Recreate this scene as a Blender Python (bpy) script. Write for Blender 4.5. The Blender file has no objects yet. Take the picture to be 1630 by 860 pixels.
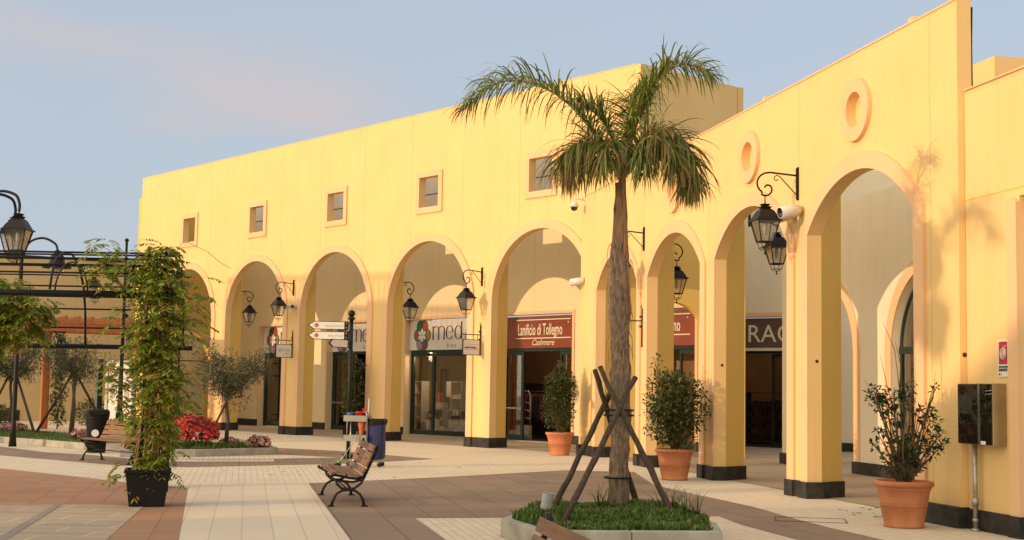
import bpy, bmesh, math, random
from mathutils import Vector, Matrix
random.seed(7)
R = math.radians
PI = math.pi
scene = bpy.context.scene
col = scene.collection

# ------------------------------------------------------------------ camera
PITCH, ROLL, FPX, EYE = .0878, -.0175, 2187.4, 1.6
cp, sp = math.cos(PITCH), math.sin(PITCH)
cr, sr = math.cos(ROLL), math.sin(ROLL)
rt, upv, fw = Vector((1, 0, 0)), Vector((0, -sp, cp)), Vector((0, cp, sp))
r2 = rt * cr - upv * sr
u2 = rt * sr + upv * cr
cam = bpy.data.cameras.new('camera')
camo = bpy.data.objects.new('camera', cam)
col.objects.link(camo)
M = Matrix.Identity(4)
for i in range(3):
    M[i][0], M[i][1], M[i][2] = r2[i], u2[i], -fw[i]
M[2][3] = EYE
camo.matrix_world = M
cam.sensor_width = 36
cam.lens = FPX * 36 / 1630
cam.clip_start = .1
cam.clip_end = 3000
scene.camera = camo

# ------------------------------------------------------------------ light
SUN_AZ, SUN_EL = R(60), R(10.8)          # direction the light travels (from +Y towards +X), height of the sun
D = Vector((math.sin(SUN_AZ) * math.cos(SUN_EL), math.cos(SUN_AZ) * math.cos(SUN_EL), -math.sin(SUN_EL)))
sun = bpy.data.lights.new('sun', 'SUN')
sun.energy = 3.05
sun.angle = R(.55)
sun.color = (1.0, .675, .405)
suno = bpy.data.objects.new('sun', sun)
col.objects.link(suno)
suno.rotation_euler = D.to_track_quat('-Z', 'Y').to_euler()
suno.location = (-30, -20, 20)

world = bpy.data.worlds.new('World')
scene.world = world
world.use_nodes = True
wt = world.node_tree
bg = wt.nodes['Background']
sky = wt.nodes.new('ShaderNodeTexSky')
sky.sky_type = 'NISHITA'
sky.sun_disc = False
sky.sun_elevation = SUN_EL
sky.sun_rotation = SUN_AZ + PI      # the sun stands opposite to the way its light travels
sky.air_density = 1.0
sky.dust_density = 1.6
sky.ozone_density = 1.3
bg.inputs['Strength'].default_value = .15
tc = wt.nodes.new('ShaderNodeTexCoord')
mp = wt.nodes.new('ShaderNodeMapping')
mp.inputs['Scale'].default_value = (2.2, 2.2, 9.0)
mp.inputs['Location'].default_value = (.35, .2, .46)
nz = wt.nodes.new('ShaderNodeTexNoise')
nz.inputs['Scale'].default_value = 2.1
nz.inputs['Detail'].default_value = 8
nz.inputs['Roughness'].default_value = .55


def wmath(op, a, b=None, c=None):
    m_ = wt.nodes.new('ShaderNodeMath')
    m_.operation = op
    for i_, v_ in enumerate((a, b, c)):
        if isinstance(v_, (int, float)):
            m_.inputs[i_].default_value = v_
        elif v_ is not None:
            wt.links.new(v_, m_.inputs[i_])
    return m_.outputs[0]


def wstep(v_, lo, hi):
    m_ = wt.nodes.new('ShaderNodeMapRange')
    m_.interpolation_type = 'SMOOTHSTEP'
    m_.inputs['From Min'].default_value = lo
    m_.inputs['From Max'].default_value = hi
    wt.links.new(v_, m_.inputs['Value'])
    return m_.outputs['Result']


sepw = wt.nodes.new('ShaderNodeSeparateXYZ')
wt.links.new(tc.outputs['Generated'], sepw.inputs[0])
ysafe = wmath('MAXIMUM', sepw.outputs['Y'], .05)
qx = wmath('DIVIDE', sepw.outputs['X'], ysafe)
qz = wmath('DIVIDE', sepw.outputs['Z'], ysafe)
# long thin cloud bank low in the sky straight ahead, sinking towards the right
wob = wmath('MULTIPLY', wmath('SUBTRACT', nz.outputs['Fac'], .5), .11)
dist = wmath('ABSOLUTE', wmath('ADD', wmath('SUBTRACT', qz, wmath('ADD', wmath('MULTIPLY', qx, -.165), .190)), wob))
band = wmath('SUBTRACT', 1.0, wstep(dist, .004, .046))
ends = wmath('SUBTRACT', 1.0, wstep(qx, -.15, -.04))
thin = wmath('MULTIPLY', band, ends)
low = wmath('SUBTRACT', 1.0, wstep(wmath('ABSOLUTE', wmath('SUBTRACT', qz, .205)), .0, .035))
low = wmath('MULTIPLY', wmath('MULTIPLY', low, wstep(qx, .10, .16)), .35)
cover = wmath('MULTIPLY', wmath('ADD', thin, low), wmath('ADD', wmath('MULTIPLY', wstep(nz.outputs['Fac'], .36, .62), .60), .40))
mx = wt.nodes.new('ShaderNodeMixRGB')
mx.inputs['Color2'].default_value = (4.05, 3.82, 3.98, 1)
hz = wt.nodes.new('ShaderNodeMixRGB')
hz.blend_type = 'MIX'
hz.inputs['Fac'].default_value = .72
hz.inputs['Color2'].default_value = (3.85, 4.32, 5.05, 1)
L = wt.links.new
# the sky around the low sun is warmer and brighter than the part in front of the camera
vd = wt.nodes.new('ShaderNodeVectorMath')
vd.operation = 'DOT_PRODUCT'
vd.inputs[1].default_value = (-D.x, -D.y, -D.z)
L(tc.outputs['Generated'], vd.inputs[0])
glow = wt.nodes.new('ShaderNodeMixRGB')
glow.inputs['Color2'].default_value = (11.9, 10.4, 7.4, 1)
L(wstep(vd.outputs['Value'], -.15, 1.0), glow.inputs['Fac'])
L(tc.outputs['Generated'], mp.inputs['Vector'])
L(mp.outputs['Vector'], nz.inputs['Vector'])
L(sky.outputs['Color'], hz.inputs['Color1'])
L(hz.outputs['Color'], glow.inputs['Color1'])
L(glow.outputs['Color'], mx.inputs['Color1'])
L(cover, mx.inputs['Fac'])
L(mx.outputs['Color'], bg.inputs['Color'])

scene.view_settings.view_transform = 'Standard'
scene.view_settings.look = 'None'
scene.view_settings.exposure = 0.0
scene.view_settings.gamma = 1
scene.view_settings.use_curve_mapping = False


# ------------------------------------------------------------------ frames of the two wings
CX, CY = 1.8138, 36.0059
ANG_A, ANG_B = -R(180) + 2.2843 + 0.0, -1.3699      # heading of each facade towards the camera
ANG_A = 2.2843 - PI


class Frame:
    def __init__(s, ang, x=CX, y=CY):
        s.ang, s.o = ang, Vector((x, y, 0))
        s.d = Vector((math.cos(ang), math.sin(ang), 0))
        s.n = Vector((-s.d.y, s.d.x, 0))

    def p(s, u, dep, z):
        return s.o + s.d * u + s.n * dep + Vector((0, 0, z))


FA, FB = Frame(ANG_A), Frame(ANG_B)


def ray(x, y):
    X, Y = x - 815, -(y - 430)
    u = X * cr + Y * sr
    v = -X * sr + Y * cr
    return Vector((u / FPX, cp - v / FPX * sp, sp + v / FPX * cp))


def G(x, y, z=0.0):
    r = ray(x, y)
    t = (z - EYE) / r.z
    return (r.x * t, r.y * t)


# ------------------------------------------------------------------ materials
MATS = {}


def base_mat(name):
    m = bpy.data.materials.new(name)
    m.use_nodes = True
    nt = m.node_tree
    return m, nt, nt.nodes['Principled BSDF']


def coords(nt, kind='Object'):
    t = nt.nodes.new('ShaderNodeTexCoord')
    return t.outputs[kind]


def noise(nt, vec, scale, detail=4, rough=.55):
    n = nt.nodes.new('ShaderNodeTexNoise')
    n.inputs['Scale'].default_value = scale
    n.inputs['Detail'].default_value = detail
    n.inputs['Roughness'].default_value = rough
    nt.links.new(vec, n.inputs['Vector'])
    return n.outputs['Fac']


def ramp(nt, fac, c0, c1, p0=.35, p1=.65):
    r = nt.nodes.new('ShaderNodeValToRGB')
    r.color_ramp.elements[0].position = p0
    r.color_ramp.elements[1].position = p1
    r.color_ramp.elements[0].color = (*c0, 1)
    r.color_ramp.elements[1].color = (*c1, 1)
    nt.links.new(fac, r.inputs['Fac'])
    return r.outputs['Color']


def mixc(nt, fac, a, b, mode='MIX'):
    m = nt.nodes.new('ShaderNodeMixRGB')
    m.blend_type = mode
    for inp, v in (('Fac', fac), ('Color1', a), ('Color2', b)):
        if isinstance(v, (int, float)):
            m.inputs[inp].default_value = v
        elif isinstance(v, tuple):
            m.inputs[inp].default_value = (*v, 1)
        else:
            nt.links.new(v, m.inputs[inp])
    return m.outputs['Color']


def bump(nt, b, h, strength, dist=.01):
    n = nt.nodes.new('ShaderNodeBump')
    n.inputs['Strength'].default_value = strength
    n.inputs['Distance'].default_value = dist
    nt.links.new(h, n.inputs['Height'])
    nt.links.new(n.outputs['Normal'], b.inputs['Normal'])


def mathn(nt, op, a, b=None):
    m = nt.nodes.new('ShaderNodeMath')
    m.operation = op
    for i, v in enumerate((a, b)):
        if v is None:
            continue
        if isinstance(v, (int, float)):
            m.inputs[i].default_value = v
        else:
            nt.links.new(v, m.inputs[i])
    return m.outputs[0]


def stretch(nt, vec, s):
    m = nt.nodes.new('ShaderNodeMapping')
    m.inputs['Scale'].default_value = s
    nt.links.new(vec, m.inputs['Vector'])
    return m.outputs['Vector']


def simple(name, c, rough=.6, metal=0., var=.15, scale=3., bmp=.15, bscale=60., spec=.5, island=0.):
    m, nt, b = base_mat(name)
    v = coords(nt)
    dark = tuple(x * (1 - var) for x in c)
    lite = tuple(min(1, x * (1 + var)) for x in c)
    cc = ramp(nt, noise(nt, v, scale, 5), dark, lite)
    if island:
        g = nt.nodes.new('ShaderNodeNewGeometry')
        k = ramp(nt, g.outputs['Random Per Island'], (1 - island,) * 3, (1, 1, 1), 0, 1)
        cc = mixc(nt, 1., cc, k, 'MULTIPLY')
    nt.links.new(cc, b.inputs['Base Color'])
    b.inputs['Roughness'].default_value = rough
    b.inputs['Metallic'].default_value = metal
    b.inputs['Specular IOR Level'].default_value = spec
    if bmp:
        bump(nt, b, noise(nt, v, bscale, 4), bmp, .004)
    return m


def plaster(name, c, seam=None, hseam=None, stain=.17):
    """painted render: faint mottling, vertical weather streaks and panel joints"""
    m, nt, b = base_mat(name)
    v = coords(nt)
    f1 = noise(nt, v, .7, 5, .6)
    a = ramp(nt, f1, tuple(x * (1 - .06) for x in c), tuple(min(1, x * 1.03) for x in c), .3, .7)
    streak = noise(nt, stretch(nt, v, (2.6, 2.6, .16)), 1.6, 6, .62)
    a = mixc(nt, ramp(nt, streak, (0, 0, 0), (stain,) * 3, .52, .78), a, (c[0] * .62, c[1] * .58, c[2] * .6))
    # splash dirt close to the ground
    sx = nt.nodes.new('ShaderNodeSeparateXYZ')
    nt.links.new(v, sx.inputs[0])
    fine = noise(nt, v, 9, 5, .7)
    a = mixc(nt, ramp(nt, fine, (0, 0, 0), (.09,) * 3, .5, .8), a, (c[0] * .7, c[1] * .66, c[2] * .62))
    h = noise(nt, v, 45, 5, .7)
    if seam:
        s0, w = seam
        t = mathn(nt, 'DIVIDE', mathn(nt, 'SUBTRACT', sx.outputs['X'], s0 - w / 2), w)
        t = mathn(nt, 'ABSOLUTE', mathn(nt, 'SUBTRACT', mathn(nt, 'FRACT', t), .5))
        line = mathn(nt, 'LESS_THAN', t, .010 / w)
        if hseam:
            hz_ = mathn(nt, 'LESS_THAN', mathn(nt, 'ABSOLUTE', mathn(nt, 'SUBTRACT', sx.outputs['Z'], hseam)), .008)
            line = mathn(nt, 'MAXIMUM', line, hz_)
        a = mixc(nt, mathn(nt, 'MULTIPLY', line, .42), a, (c[0] * .45, c[1] * .4, c[2] * .35))
    nt.links.new(a, b.inputs['Base Color'])
    b.inputs['Roughness'].default_value = .85
    b.inputs['Specular IOR Level'].default_value = .2
    bump(nt, b, h, .12, .004)
    return m


YEL = (.80, .55, .25)
M_yelA = plaster('yellow_render', YEL, (-2.7865 + .277, 2.51))
M_yelB = plaster('yellow_render_wing', YEL, (14.17, 4.276), None)
M_yelC = plaster('yellow_render_plain', YEL)
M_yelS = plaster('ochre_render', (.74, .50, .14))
M_creamB = plaster('pale_cream_render', (.80, .70, .53))
M_cream = plaster('cream_render', (.78, .635, .40), (-1.6, 5.02), 8.45, .16)
M_pink = plaster('peach_trim', (.80, .50, .285), None, None, .12)
M_plinth = simple('black_stone', (.030, .027, .025), .6, 0, .4, 6, .2, 40, .3)
M_metal = simple('black_iron', (.010, .009, .009), .5, 0, .3, 8, .15, 90, .3)
M_steel = simple('brushed_steel', (.42, .42, .40), .32, 1., .15, 5, .05, 90)
M_galv = simple('galvanised_steel', (.40, .40, .39), .5, .8, .2, 14, .1, 60)
M_wood = None


def wood(name, c, c2, sc=1., rough=.6, axis='X'):
    m, nt, b = base_mat(name)
    v = coords(nt)
    s = {'X': (.6, 14, 14), 'Z': (14, 14, .6), 'Y': (14, .6, 14)}[axis]
    g = noise(nt, stretch(nt, v, tuple(k * sc for k in s)), 2.2, 6, .65)
    a = ramp(nt, g, c, c2, .3, .7)
    gg = nt.nodes.new('ShaderNodeNewGeometry')
    k = ramp(nt, gg.outputs['Random Per Island'], (.72,) * 3, (1, 1, 1), 0, 1)
    a = mixc(nt, 1., a, k, 'MULTIPLY')
    nt.links.new(a, b.inputs['Base Color'])
    b.inputs['Roughness'].default_value = rough
    bump(nt, b, g, .35, .004)
    return m


M_bench = wood('bench_wood', (.14, .062, .028), (.30, .145, .065))
M_gaz = wood('gazebo_wood', (.42, .13, .03), (.62, .22, .06), 1, .6, 'Z')
M_stake = wood('stake_wood', (.035, .022, .014), (.12, .08, .05), 1.2, .9, 'Z')
M_white = simple('white_paint', (.58, .56, .52), .5, 0, .06)
M_signw = simple('white_sign_board', (.74, .72, .68), .45, 0, .04, 2, 0)
M_red = simple('dark_red_sign', (.20, .038, .015), .4, 0, .1, 2, 0)
M_brownsign = simple('taupe_sign', (.115, .07, .05), .45, 0, .08, 2, 0)
M_letw = simple('cream_letters', (.72, .66, .52), .5, 0, .04, 2, 0)
M_purple = simple('purple_letters', (.12, .035, .11), .5, 0, .05, 2, 0)
M_grey = simple('grey_letters', (.42, .38, .36), .5, 0, .05, 2, 0)
M_green = simple('green_petal', (.02, .14, .085), .5, 0, .1, 2, 0)
M_redp = simple('red_petal', (.42, .03, .03), .5, 0, .1, 2, 0)
M_ora = simple('orange_petal', (.48, .20, .05), .5, 0, .1, 2, 0)
M_lil = simple('lilac_petal', (.32, .2, .32), .5, 0, .1, 2, 0)
M_plum = simple('plum_petal', (.18, .03, .10), .5, 0, .1, 2, 0)
M_frame = simple('dark_green_frame', (.012, .030, .028), .35, .3, .2, 4, 0)
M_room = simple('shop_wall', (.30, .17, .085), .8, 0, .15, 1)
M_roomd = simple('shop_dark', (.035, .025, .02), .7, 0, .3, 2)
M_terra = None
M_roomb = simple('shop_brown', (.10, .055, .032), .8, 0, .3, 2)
M_plastic = simple('black_plastic', (.012, .012, .012), .55, 0, .2, 3, .1, 30, .15)
M_kerb = simple('kerb_concrete', (.36, .335, .29), .85, 0, .22, 3, .4, 40)
M_soil = simple('soil', (.05, .035, .022), .95, 0, .4, 10, .8, 20)
M_cam = simple('white_camera_housing', (.62, .60, .56), .35, 0, .04, 3, 0)
M_bulb = None


def terracotta():
    m, nt, b = base_mat('terracotta')
    v = coords(nt)
    a = ramp(nt, noise(nt, v, 2.5, 5), (.42, .145, .06), (.56, .225, .105))
    lime = noise(nt, stretch(nt, v, (3, 3, 1.2)), 4, 6, .7)
    a = mixc(nt, ramp(nt, lime, (0, 0, 0), (.35,) * 3, .55, .8), a, (.62, .40, .27))
    nt.links.new(a, b.inputs['Base Color'])
    b.inputs['Roughness'].default_value = .8
    bump(nt, b, noise(nt, v, 70, 4), .2, .003)
    return m


M_terra = terracotta()


def glass(name, tint=(.75, .78, .76), mixf=.30, rough=.03, fres=.9):
    m, nt, b = base_mat(name)
    nt.nodes.remove(b)
    out = nt.nodes['Material Output']
    t = nt.nodes.new('ShaderNodeBsdfTransparent')
    t.inputs[0].default_value = (*tint, 1)
    g = nt.nodes.new('ShaderNodeBsdfGlossy')
    g.inputs['Roughness'].default_value = rough
    fr = nt.nodes.new('ShaderNodeFresnel')
    fr.inputs['IOR'].default_value = 1.5
    k = mathn(nt, 'ADD', mathn(nt, 'MULTIPLY', fr.outputs[0], fres), mixf * .1)
    ms = nt.nodes.new('ShaderNodeMixShader')
    nt.links.new(k, ms.inputs[0])
    nt.links.new(t.outputs[0], ms.inputs[1])
    nt.links.new(g.outputs[0], ms.inputs[2])
    nt.links.new(ms.outputs[0], out.inputs['Surface'])
    return m


M_glass = glass('shop_glass', (.84, .82, .78), .05, .02, .40)
M_lglass = glass('lantern_glass', (.80, .78, .74), .9, .15)
M_dglass = simple('smoked_glass', (.010, .009, .008), .04, 0, .2, 2, 0, 1, .8)


def emit(name, c, s):
    m, nt, b = base_mat(name)
    b.inputs['Base Color'].default_value = (*c, 1)
    b.inputs['Emission Color'].default_value = (*c, 1)
    b.inputs['Emission Strength'].default_value = s
    return m


M_shoplamp = emit('shop_lamp', (1, .75, .5), 7)
M_screen = emit('small_screen', (.1, .5, .8), 1.2)


def paving(name, c, c2, bw, bh, ang, joint=.7, jw=.02, off=.5, dirt=.25, grain=.12):
    m, nt, b = base_mat(name)
    v = coords(nt)
    mpp = nt.nodes.new('ShaderNodeMapping')
    mpp.inputs['Rotation'].default_value = (0, 0, ang)
    nt.links.new(v, mpp.inputs['Vector'])
    br = nt.nodes.new('ShaderNodeTexBrick')
    br.offset = off
    br.inputs['Scale'].default_value = 1
    br.inputs['Brick Width'].default_value = bw
    br.inputs['Row Height'].default_value = bh
    br.inputs['Mortar Size'].default_value = jw
    br.inputs['Mortar Smooth'].default_value = .3
    br.inputs['Color1'].default_value = (*c, 1)
    br.inputs['Color2'].default_value = (*c2, 1)
    br.inputs['Mortar'].default_value = (*[x * joint for x in c], 1)
    nt.links.new(mpp.outputs[0], br.inputs['Vector'])
    a = br.outputs['Color']
    big = noise(nt, v, .35, 6, .65)
    a = mixc(nt, ramp(nt, big, (0, 0, 0), (dirt,) * 3, .42, .72), a, tuple(x * .62 for x in c))
    fine = noise(nt, v, 14, 6, .75)
    a = mixc(nt, ramp(nt, fine, (0, 0, 0), (.38,) * 3, .45, .75), a, tuple(x * .72 for x in c))
    spots = noise(nt, v, 3.1, 3, .5)
    a = mixc(nt, ramp(nt, spots, (0, 0, 0), (.30,) * 3, .66, .72), a, tuple(x * .55 for x in c))
    nt.links.new(a, b.inputs['Base Color'])
    b.inputs['Roughness'].default_value = .8
    b.inputs['Specular IOR Level'].default_value = .3
    hh = mathn(nt, 'ADD', mathn(nt, 'MULTIPLY', fine, grain), mathn(nt, 'MULTIPLY', br.outputs['Fac'], -1.))
    bump(nt, b, hh, .5, .006)
    return m


P_light = paving('pale_setts', (.74, .63, .48), (.67, .565, .43), .22, .11, -R(101), .70, .010, .5, .28)
P_strip = paving('pale_lined_paving', (.74, .63, .485), (.68, .575, .44), 2.6, .34, -R(100.8), .78, .010, .5, .18)
P_brown = paving('brown_slab_paving', (.285, .205, .15), (.235, .168, .122), 1.2, .6, -R(101), .55, .012, .5, .35)
P_terr = paving('terracotta_setts', (.44, .245, .145), (.36, .20, .12), .45, .45, -R(101), .62, .010, .5, .35)
P_tan = paving('tan_tile_paving', (.46, .36, .26), (.40, .315, .23), .9, .45, R(2), 1.45, .015, .5, .25)
P_arc = paving('arcade_floor_tiles', (.40, .30, .205), (.35, .26, .18), .6, .6, R(49), .75, .008, .0, .25)
P_grey = paving('grey_band_paving', (.32, .27, .23), (.28, .24, .20), .6, .3, R(10), .8, .01, .5, .25)


def leafm(name, c, c2, trans=.25, rough=.5, extra=None):
    m, nt, b = base_mat(name)
    g = nt.nodes.new('ShaderNodeNewGeometry')
    r = nt.nodes.new('ShaderNodeValToRGB')
    e = r.color_ramp.elements
    e[0].position, e[0].color = 0, (*c, 1)
    e[1].position, e[1].color = .8, (*c2, 1)
    if extra:
        x = e.new(.93)
        x.color = (*extra, 1)
    nt.links.new(g.outputs['Random Per Island'], r.inputs['Fac'])
    nt.links.new(r.outputs[0], b.inputs['Base Color'])
    b.inputs['Roughness'].default_value = rough
    b.inputs['Specular IOR Level'].default_value = .35
    t = nt.nodes.new('ShaderNodeBsdfTranslucent')
    nt.links.new(r.outputs[0], t.inputs[0])
    ms = nt.nodes.new('ShaderNodeMixShader')
    ms.inputs[0].default_value = trans
    out = nt.nodes['Material Output']
    nt.links.new(b.outputs[0], ms.inputs[1])
    nt.links.new(t.outputs[0], ms.inputs[2])
    nt.links.new(ms.outputs[0], out.inputs['Surface'])
    return m


L_wist = leafm('wisteria_leaf', (.08, .16, .02), (.36, .42, .06), .4, .5, (.46, .26, .05))
L_olive = leafm('olive_leaf', (.055, .062, .032), (.15, .155, .085), .1, .55)
L_laurel = leafm('laurel_leaf', (.022, .042, .014), (.075, .105, .028), .15, .38, (.14, .13, .04))
L_dark = leafm('dark_leaf', (.016, .036, .012), (.05, .085, .028), .1, .3)
L_palm = leafm('palm_leaflet', (.07, .115, .02), (.28, .32, .07), .22, .45, (.28, .22, .06))
L_palmd = leafm('dry_palm_leaflet', (.20, .15, .05), (.42, .27, .09), .25, .6, (.10, .10, .03))
L_grass = leafm('grass_blade', (.05, .11, .018), (.15, .24, .045), .3, .5, (.22, .20, .07))
L_redf = leafm('red_flower', (.42, .012, .016), (.60, .05, .04), .2, .5)
L_pinkf = leafm('pink_flower', (.50, .10, .13), (.70, .42, .42), .2, .5)
L_dry = leafm('dry_leaf', (.10, .05, .02), (.2, .11, .04), .1, .7)


def bark(name, c, c2, s=(3, 3, .8), sc=4):
    m, nt, b = base_mat(name)
    v = coords(nt)
    g = noise(nt, stretch(nt, v, s), sc, 8, .7)
    a = ramp(nt, g, c, c2, .36, .64)
    g2 = noise(nt, v, 1.7, 3)
    a = mixc(nt, ramp(nt, g2, (0, 0, 0), (.5,) * 3, .5, .7), a, tuple(x * .6 for x in c2))
    nt.links.new(a, b.inputs['Base Color'])
    b.inputs['Roughness'].default_value = .9
    bump(nt, b, g, .9, .03)
    return m


B_palm = bark('palm_bark', (.085, .052, .032), (.36, .25, .165), (5, 5, 1.6), 5.5)
B_palmt = bark('palm_crown_shaft', (.20, .09, .04), (.50, .29, .15), (7, 7, .5), 3)
B_olive = bark('olive_bark', (.05, .035, .025), (.16, .115, .08), (5, 5, 1), 5)
B_stem = bark('vine_stem', (.10, .06, .03), (.30, .18, .09), (6, 6, 1), 5)
B_cane = bark('bamboo_cane', (.30, .17, .07), (.46, .29, .13), (4, 4, .6), 4)


# ------------------------------------------------------------------ mesh builder
class MB:
    def __init__(s):
        s.v, s.f, s.mi, s.sm = [], [], [], []

    def add(s, vs, fs, mi=0, smooth=False):
        o = len(s.v)
        s.v += [tuple(v) for v in vs]
        s.f += [tuple(o + i for i in f) for f in fs]
        s.mi += [mi] * len(fs)
        s.sm += [smooth] * len(fs)
        return s

    def box(s, x0, x1, y0, y1, z0, z1, mi=0, M=None):
        vs = [Vector((x, y, z)) for z in (z0, z1) for y in (y0, y1) for x in (x0, x1)]
        if M is not None:
            vs = [M @ v for v in vs]
        return s.add(vs, [(0, 2, 3, 1), (4, 5, 7, 6), (0, 1, 5, 4), (2, 6, 7, 3), (0, 4, 6, 2), (1, 3, 7, 5)], mi)

    def tube(s, pts, rad, n=8, mi=0, cap=True):
        pts = [Vector(p) for p in pts]
        if not isinstance(rad, (list, tuple)):
            rad = [rad] * len(pts)
        vs, fs = [], []
        prev = None
        for i, p in enumerate(pts):
            t = (pts[min(i + 1, len(pts) - 1)] - pts[max(i - 1, 0)])
            t = t.normalized() if t.length > 1e-9 else Vector((0, 0, 1))
            a = (prev - t * prev.dot(t)) if prev is not None else t.orthogonal()
            if a.length < 1e-6:
                a = t.orthogonal()
            a.normalize()
            prev = a
            b = t.cross(a)
            for k in range(n):
                w = 2 * PI * k / n
                vs.append(p + (a * math.cos(w) + b * math.sin(w)) * rad[i])
        for i in range(len(pts) - 1):
            for k in range(n):
                fs.append((i * n + k, i * n + (k + 1) % n, (i + 1) * n + (k + 1) % n, (i + 1) * n + k))
        if cap:
            fs.append(tuple(reversed(range(n))))
            fs.append(tuple((len(pts) - 1) * n + k for k in range(n)))
        return s.add(vs, fs, mi, True)

    def lathe(s, prof, n=24, c=(0, 0, 0), mi=0, M=None, ang0=0):
        vs, fs = [], []
        for r, z in prof:
            for k in range(n):
                w = 2 * PI * k / n + ang0
                q = Vector((r * math.cos(w), r * math.sin(w), z))
                if M is not None:
                    q = M @ q
                vs.append(q + Vector(c))
        for i in range(len(prof) - 1):
            for k in range(n):
                fs.append((i * n + k, i * n + (k + 1) % n, (i + 1) * n + (k + 1) % n, (i + 1) * n + k))
        return s.add(vs, fs, mi, n > 6)

    def ball(s, c, r, mi=0, n=12):
        prof = [(max(1e-4, r * math.sin(PI * i / 8)), -r * math.cos(PI * i / 8)) for i in range(9)]
        return s.lathe(prof, n, c, mi)

    def prism(s, poly, z0, z1, mi=0):
        n = len(poly)
        vs = [(x, y, z0) for x, y in poly] + [(x, y, z1) for x, y in poly]
        fs = [tuple(reversed(range(n))), tuple(range(n, 2 * n))]
        fs += [(i, (i + 1) % n, n + (i + 1) % n, n + i) for i in range(n)]
        return s.add(vs, fs, mi)

    def build(s, name, mats, parent=None, loc=None, rot=None, bevel=0):
        me = bpy.data.meshes.new(name)
        me.from_pydata(s.v, [], s.f)
        for m in (mats if isinstance(mats, (list, tuple)) else [mats]):
            me.materials.append(m)
        me.polygons.foreach_set('material_index', s.mi)
        me.polygons.foreach_set('use_smooth', s.sm)
        me.update()
        o = bpy.data.objects.new(name, me)
        col.objects.link(o)
        if parent is not None:
            o.parent = parent
        if loc is not None:
            o.location = loc
        if rot is not None:
            o.rotation_euler = rot
        if bevel:
            bv = o.modifiers.new('bevel', 'BEVEL')
            bv.width = bevel
            bv.segments = 2
            bv.limit_method = 'ANGLE'
        return o


def tag(o, label=None, cat=None, group=None, kind=None):
    if label:
        o['label'] = label
    if cat:
        o['category'] = cat
    if group:
        o['group'] = group
    if kind:
        o['kind'] = kind
    return o


def empty(name, loc, rz=0, label=None, cat=None, group=None):
    o = bpy.data.objects.new(name, None)
    col.objects.link(o)
    o.location = loc
    o.rotation_euler = (0, 0, rz)
    o.empty_display_size = .2
    return tag(o, label, cat, group)


def copy_tree(o, parent=None, loc=None, rz=None, label=None, group=None):
    c = o.copy()
    col.objects.link(c)
    c.parent = parent
    if loc is not None:
        c.location = loc
    if rz is not None:
        c.rotation_euler = (0, 0, rz)
    if label:
        c['label'] = label
    if group:
        c['group'] = group
    for ch in [x for x in bpy.data.objects if x.parent == o]:
        copy_tree(ch, c)
    return c


def plate(name, outer, holes, thick, mat, parent, u0=0, d0=0, z0=0, rz=0):
    """outline in (u, z) with holes, extruded along depth from d0 to d0+thick"""
    cu = bpy.data.curves.new(name, 'CURVE')
    cu.dimensions = '2D'
    cu.fill_mode = 'BOTH'
    cu.extrude = thick / 2
    for poly in [outer] + holes:
        sp_ = cu.splines.new('POLY')
        sp_.points.add(len(poly) - 1)
        for i, (x, y) in enumerate(poly):
            sp_.points[i].co = (x, y, 0, 1)
        sp_.use_cyclic_u = True
    tmp = bpy.data.objects.new('tmp', cu)
    col.objects.link(tmp)
    dg = bpy.context.evaluated_depsgraph_get()
    me = bpy.data.meshes.new_from_object(tmp.evaluated_get(dg))
    bpy.data.objects.remove(tmp)
    # (x, y, z) -> (u, depth, height)
    for v in me.vertices:
        x, y, z = v.co
        v.co = (x, d0 + thick / 2 - z, y)
    me.name = name
    me.materials.clear()
    me.materials.append(mat)
    for pgn in me.polygons:
        pgn.use_smooth = False
        pgn.material_index = 0
    bm = bmesh.new()
    bm.from_mesh(me)
    bmesh.ops.remove_doubles(bm, verts=bm.verts, dist=1e-5)
    bmesh.ops.recalc_face_normals(bm, faces=bm.faces)
    bm.to_mesh(me)
    bm.free()
    o = bpy.data.objects.new(name, me)
    col.objects.link(o)
    o.parent = parent
    o.location = (u0, 0, z0)
    o.rotation_euler = (0, 0, rz)
    return o


def arc_pts(c, half, spring, rise, n=40, rev=False):
    """arch curve from left springing to right springing; circle through springings and apex"""
    rad = (half * half + rise * rise) / (2 * rise)
    zc = spring + rise - rad
    a = math.asin(min(1, half / rad))
    if rise > half - 1e-6:
        a = PI / 2
    P = [(c + rad * math.sin(-a + 2 * a * i / n), zc + rad * math.cos(-a + 2 * a * i / n)) for i in range(n + 1)]
    return P[::-1] if rev else P


def wall_outline(u0, u1, h, arches, base=0):
    """arches: (centre, half, spring, rise) open down to the ground, sorted by centre"""
    P = [(u0, base)]
    for c, half, s_, ri in arches:
        P.append((c - half, base))
        P += arc_pts(c, half, s_, ri)
        P.append((c + half, base))
    P += [(u1, base), (u1, h), (u0, h)]
    return P


def arch_band(c, half, spring, rise, w, zb):
    """flat surround: two legs and the arch"""
    o = arc_pts(c, half + w, spring, rise + w)
    i = arc_pts(c, half, spring, rise, rev=True)
    return [(c - half - w, zb)] + o + [(c + half + w, zb), (c + half, zb)] + i + [(c - half, zb)]


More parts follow.
